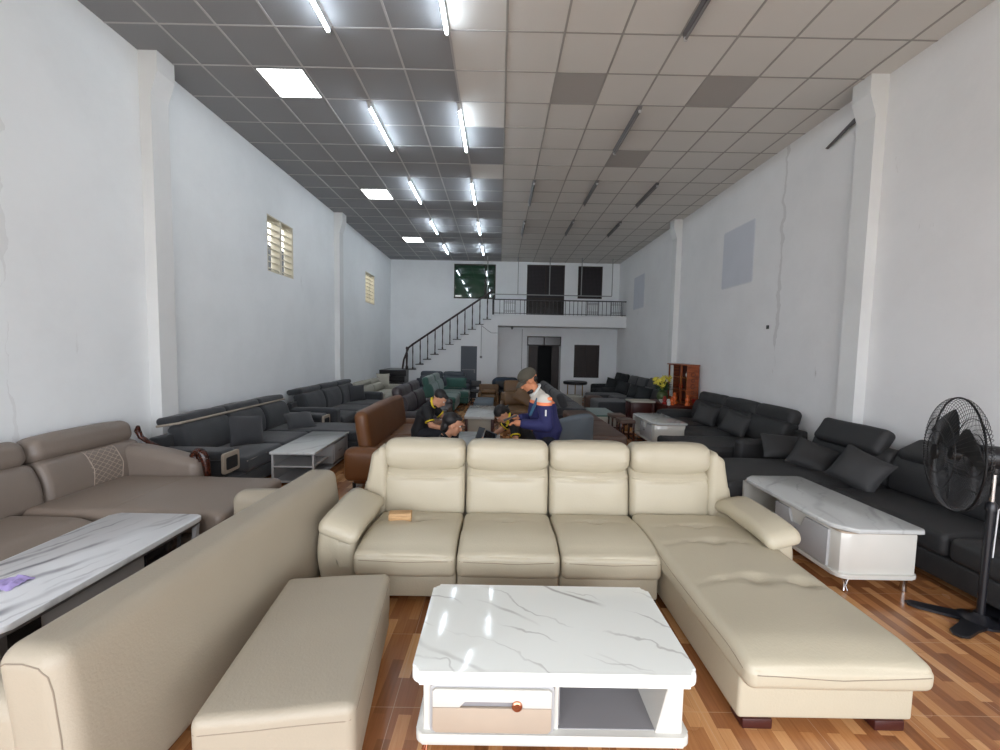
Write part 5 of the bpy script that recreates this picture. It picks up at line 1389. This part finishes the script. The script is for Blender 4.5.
    if not long_sleeve:
        for sh, el, wr, hv in arms:
            sh, el = Vector(sh), Vector(el); d = (el-sh).normalized(); c = sh+(el-sh)*.74; a = d.cross(f).normalized(); b = d.cross(a)
            cb = NB(); tube(cb, [c+a*.060*math.cos(2*PI*k/16)+b*.060*math.sin(2*PI*k/16) for k in range(16)], .010, 6, closed=True); obj('sleeve_cuff', cb, trimm, shirt, world=True, root=t)
    # trousers and shoes
    bm = NB(); loft(bm, [(hip-up*.11, .11, .15), (hip-up*.02, .118, .168), (hip+up*.06, .11, .158)], f, sd)
    for a, b, c in legs: chain(bm, (a, b, Vector(c)+up*.02), (.092, .070, .056))
    fused('trousers', bm, pm, t, t, .010, 3)
    for a, b, c in legs:
        c = Vector(c); bm = NB(); rbox(bm, (0, 0, 0), (.26, .095, .08), .035, (6, 3, 2), (0, 0, .012)); 
        bm.transform(TR(c.x+f.x*.07, c.y+f.y*.07, .042) @ Matrix.Rotation(math.atan2(f.y, f.x), 4, 'Z')); obj('shoe', bm, M['black'], t, world=True)
    return t, body, shirt, H, head
V3 = Vector
# --- man in a cap, standing behind the cream sofa and looking at a phone
hx = -.02
t, body, jk, H, hc = person('person standing in olive cap and navy-and-white jacket, looking down at a phone', (-1, -.12, 0),
    (.60, 4.20, .90), (.535, 4.20, 1.14), (.475, 4.20, 1.305), (.385, 4.19, 1.425), (-.80, -.12, -.55),
    (((.535, 4.02, 1.235), (.565, 3.97, .985), (.335, 4.00, 1.00), (-1, .05, .12)), ((.525, 4.38, 1.235), (.53, 4.40, 1.00), (.32, 4.22, 1.02), (-1, -.15, .12))),
    (((.60, 4.11, .82), (.565, 4.10, .46), (.62, 4.10, .08)), ((.60, 4.29, .82), (.60, 4.30, .46), (.68, 4.30, .08))), M['skin2'], (M['jacket'], M['jeans'], M['whitec']), long_sleeve=True)
bm = NB()
ell(bm, hc+H @ V3((-.012, 0, .055)), (.108, .090, .078), H); k = fused('cap', bm, M['capm'], t, t, .008, 2)
bm = NB(); g = []
for i in range(9):
    a = -1.15+2.3*i/8; g.append([hc+H @ V3((r*math.cos(a)*1.0-.012, r*math.sin(a)*.82, z)) for r, z in ((.090, .046), (.135, .030), (.165 if abs(a) < .8 else .12, .008))])
vv = [[bm.verts.new(p) for p in row] for row in g]
for i in range(8):
    for j in range(2): bm.faces.new((vv[i][j], vv[i+1][j], vv[i+1][j+1], vv[i][j+1]))
geo = bmesh.ops.extrude_face_region(bm, geom=list(bm.faces)); bmesh.ops.translate(bm, vec=H @ V3((0, 0, -.006)), verts=[q for q in geo['geom'] if isinstance(q, bmesh.types.BMVert)])
obj('brim', bm, M['capm'], k, world=True, root=t)
bm = NB(); ell(bm, hc+H @ V3((-.060, 0, -.010)), (.040, .068, .046), H); fused('hair', bm, M['hair'], t, t, .008, 2)
bm = NB(); ell(bm, hc+H @ V3((.035, 0, -.105)), (.05, .052, .030), H); fused('face_mask', bm, M['black'], t, t, .008, 2)
# shoulder flash, teal strap and chest stripe sewn on the jacket
bm = NB(); rbox(bm, (.585, 3.975, 1.262), (.05, .05, .035), .012, (2, 2, 2)); obj('shoulder_flash', bm, M['orange_s'], jk, world=True, root=t)
bm = NB(); tube(bm, [(.47, 4.012, 1.26), (.43, 4.03, 1.16), (.40, 4.05, 1.08)], .016, 6); obj('strap', bm, M['teal'], jk, world=True, root=t)
bm = NB(); box(bm, .535, .55, 3.898, 3.906, 1.10, 1.16); bm.transform(TR(0, 0, 0)); obj('sleeve_mark', bm, M['whitec'], jk, world=True, root=t)
bm = NB(); box(bm, -.037, .037, -.004, .004, -.075, .075, .003)
o = solo('phone', bm, M['black'], 'phone held in the hands of the capped person', 'phone', (0, 0, 0)); o.location = (.20, 4.08, 1.045); o.rotation_euler = (math.radians(68), 0, math.radians(95))
t.location.x -= .07; o.location.x -= .07
t.location.z = 0
# --- seated person on the cognac sofa
t, body, sh, H, hc = person('person in black polo shirt with yellow trim seated on the cognac sofa, head bowed', (1, -.1, 0),
    (-1.10, 5.62, .575), (-1.03, 5.61, .80), (-.93, 5.60, .965), (-.815, 5.59, 1.035), (.72, -.12, -.66),
    (((-.98, 5.43, .90), (-.90, 5.36, .70), (-.70, 5.40, .645), (1, .1, -.1)), ((-.96, 5.79, .90), (-.80, 5.82, .74), (-.62, 5.74, .68), (1, -.1, -.1))),
    (((-1.06, 5.53, .555), (-.62, 5.50, .56), (-.64, 5.50, .08)), ((-1.06, 5.71, .555), (-.62, 5.74, .56), (-.66, 5.74, .08))), M['skin'], (M['shirt'], M['jeans'], M['yellow']))
bm = NB(); ell(bm, hc+H @ V3((-.034, 0, .046)), (.094, .084, .082), H); ell(bm, hc+H @ V3((.045, 0, .078)), (.045, .060, .026), H); fused('hair', bm, M['hair'], t, t, .008, 2)
# --- woman whose head shows above the cream sofa
def stool(label, x, y, z):
    q = thing('stool', label, 'stool', (x, y, 0))
    bm = NB(); rbox(bm, (0, 0, z-.02), (.30, .30, .05), .02, (4, 4, 1)); obj('seat', bm, M['blue'], q)
    for sx in (-.11, .11):
        for sy in (-.11, .11): bm = NB(); tube(bm, [(sx, sy, 0), (sx*.85, sy*.85, z-.04)], .012, 6); obj('leg', bm, M['blue'], q)
stool('low blue stool under the dark-haired person whose head shows above the cream sofa', -.66, 4.22, .25)
t, body, sh, H, hc = person('dark-haired person in profile, only the head showing above the cream sofa back', (1, .15, 0),
    (-.66, 4.22, .36), (-.62, 4.22, .60), (-.56, 4.22, .80), (-.475, 4.22, .935), (.93, .12, -.34),
    (((-.60, 4.06, .72), (-.50, 4.00, .52), (-.30, 4.12, .50), (1, .3, 0)), ((-.58, 4.38, .72), (-.46, 4.42, .52), (-.30, 4.50, .54), (1, .2, -.2))),
    (((-.62, 4.14, .33), (-.22, 4.12, .42), (-.24, 4.12, .08)), ((-.62, 4.30, .33), (-.24, 4.36, .40), (-.30, 4.36, .08))), M['skin'], (M['shirt'], M['jeans'], M['shirt']))
bm = NB(); ell(bm, hc+H @ V3((-.040, 0, .044)), (.094, .084, .086), H); ell(bm, hc+H @ V3((-.070, 0, -.04)), (.050, .066, .085), H); ell(bm, hc+H @ V3((.030, 0, .085)), (.050, .062, .024), H); fused('hair', bm, M['hair'], t, t, .008, 2)
# --- person leaning over the work table from the right
stool('low blue stool under the person leaning over the work table', .44, 5.42, .36)
t, body, sh, H, hc = person('person in black and yellow shirt bending low over the work table, reaching left', (-1, -.05, 0),
    (.44, 5.42, .47), (.31, 5.41, .68), (.16, 5.40, .80), (.055, 5.39, .865), (-.62, -.1, -.78),
    (((.22, 5.23, .78), (.24, 5.10, .58), (.02, 5.10, .50), (-1, .05, -.05)), ((.20, 5.58, .78), (.06, 5.60, .62), (-.12, 5.42, .52), (-1, -.2, -.1))),
    (((.40, 5.34, .44), (.20, 5.30, .36), (.24, 5.30, .08)), ((.42, 5.50, .44), (.22, 5.54, .36), (.26, 5.54, .08))), M['skin'], (M['shirt'], M['jeans'], M['yellow']))
bm = NB(); ell(bm, hc+H @ V3((-.022, 0, .045)), (.102, .088, .086), H); ell(bm, hc+H @ V3((-.08, -.01, .0)), (.05, .06, .07), H)
rn = random.Random(3)
for k in range(14):
    a = rn.uniform(-1, 1); p0 = hc+H @ V3((-.06, a*.06, .05)); cap2(bm, p0, p0+V3((rn.uniform(-.02, .10), rn.uniform(-.05, .03), rn.uniform(-.02, .05))), .012, .008, 6)
fused('hair', bm, M['hair'], t, t, .007, 1)
bm = NB(); tube(bm, [(.30, 5.245, .87), (.22, 5.235, .84), (.15, 5.26, .78), (.12, 5.30, .72)], .011, 6); obj('shirt_stripe', bm, M['yellow'], sh, world=True, root=t)
# ================================================================== LIGHT AND CAMERA
w = bpy.data.worlds.new('World'); SC.world = w; w.use_nodes = True
wn = w.node_tree.nodes; bg = wn['Background']
bg.inputs['Color'].default_value = (*s(236, 240, 248), 1); bg.inputs['Strength'].default_value = 5.8
def portal(name, loc, rot, sx, sy):
    l = bpy.data.lights.new(name, 'AREA'); l.shape = 'RECTANGLE'; l.size = sx; l.size_y = sy; l.cycles.is_portal = True
    o = bpy.data.objects.new(name, l); C.objects.link(o); o.location = loc; o.rotation_euler = rot
portal('opening_portal', ((XL+XR)/2, YF-.15, 1.55), (PI/2, 0, 0), 7.4, 3.1)
sun = bpy.data.lights.new('sun', 'SUN'); sun.energy = 7; sun.angle = .01; sun.color = (1, .93, .82)
so = bpy.data.objects.new('sun', sun); C.objects.link(so); so.rotation_euler = (math.radians(-22), math.radians(6), 0)
cam = bpy.data.cameras.new('Camera'); co = bpy.data.objects.new('Camera', cam); C.objects.link(co)
cam.sensor_width = 36; cam.lens = 400/1000*36; cam.clip_start = .05; cam.clip_end = 200
th = math.atan(26/400)
R = Matrix.Rotation(-math.atan(1.5/400), 3, 'Z') @ Matrix.Rotation(PI/2-th, 3, 'X') @ Matrix.Rotation(math.radians(1.1), 3, 'Z')
co.matrix_world = TR(0, 0, 1.75) @ R.to_4x4()
SC.camera = co
SC.view_settings.view_transform = 'Standard'; SC.view_settings.look = 'None'; SC.view_settings.gamma = 1; SC.view_settings.use_curve_mapping = False
SC.view_settings.exposure = 0.15
SC.cycles.max_bounces = 8; SC.cycles.diffuse_bounces = 5; SC.cycles.use_denoising = True; SC.cycles.sample_clamp_indirect = 6
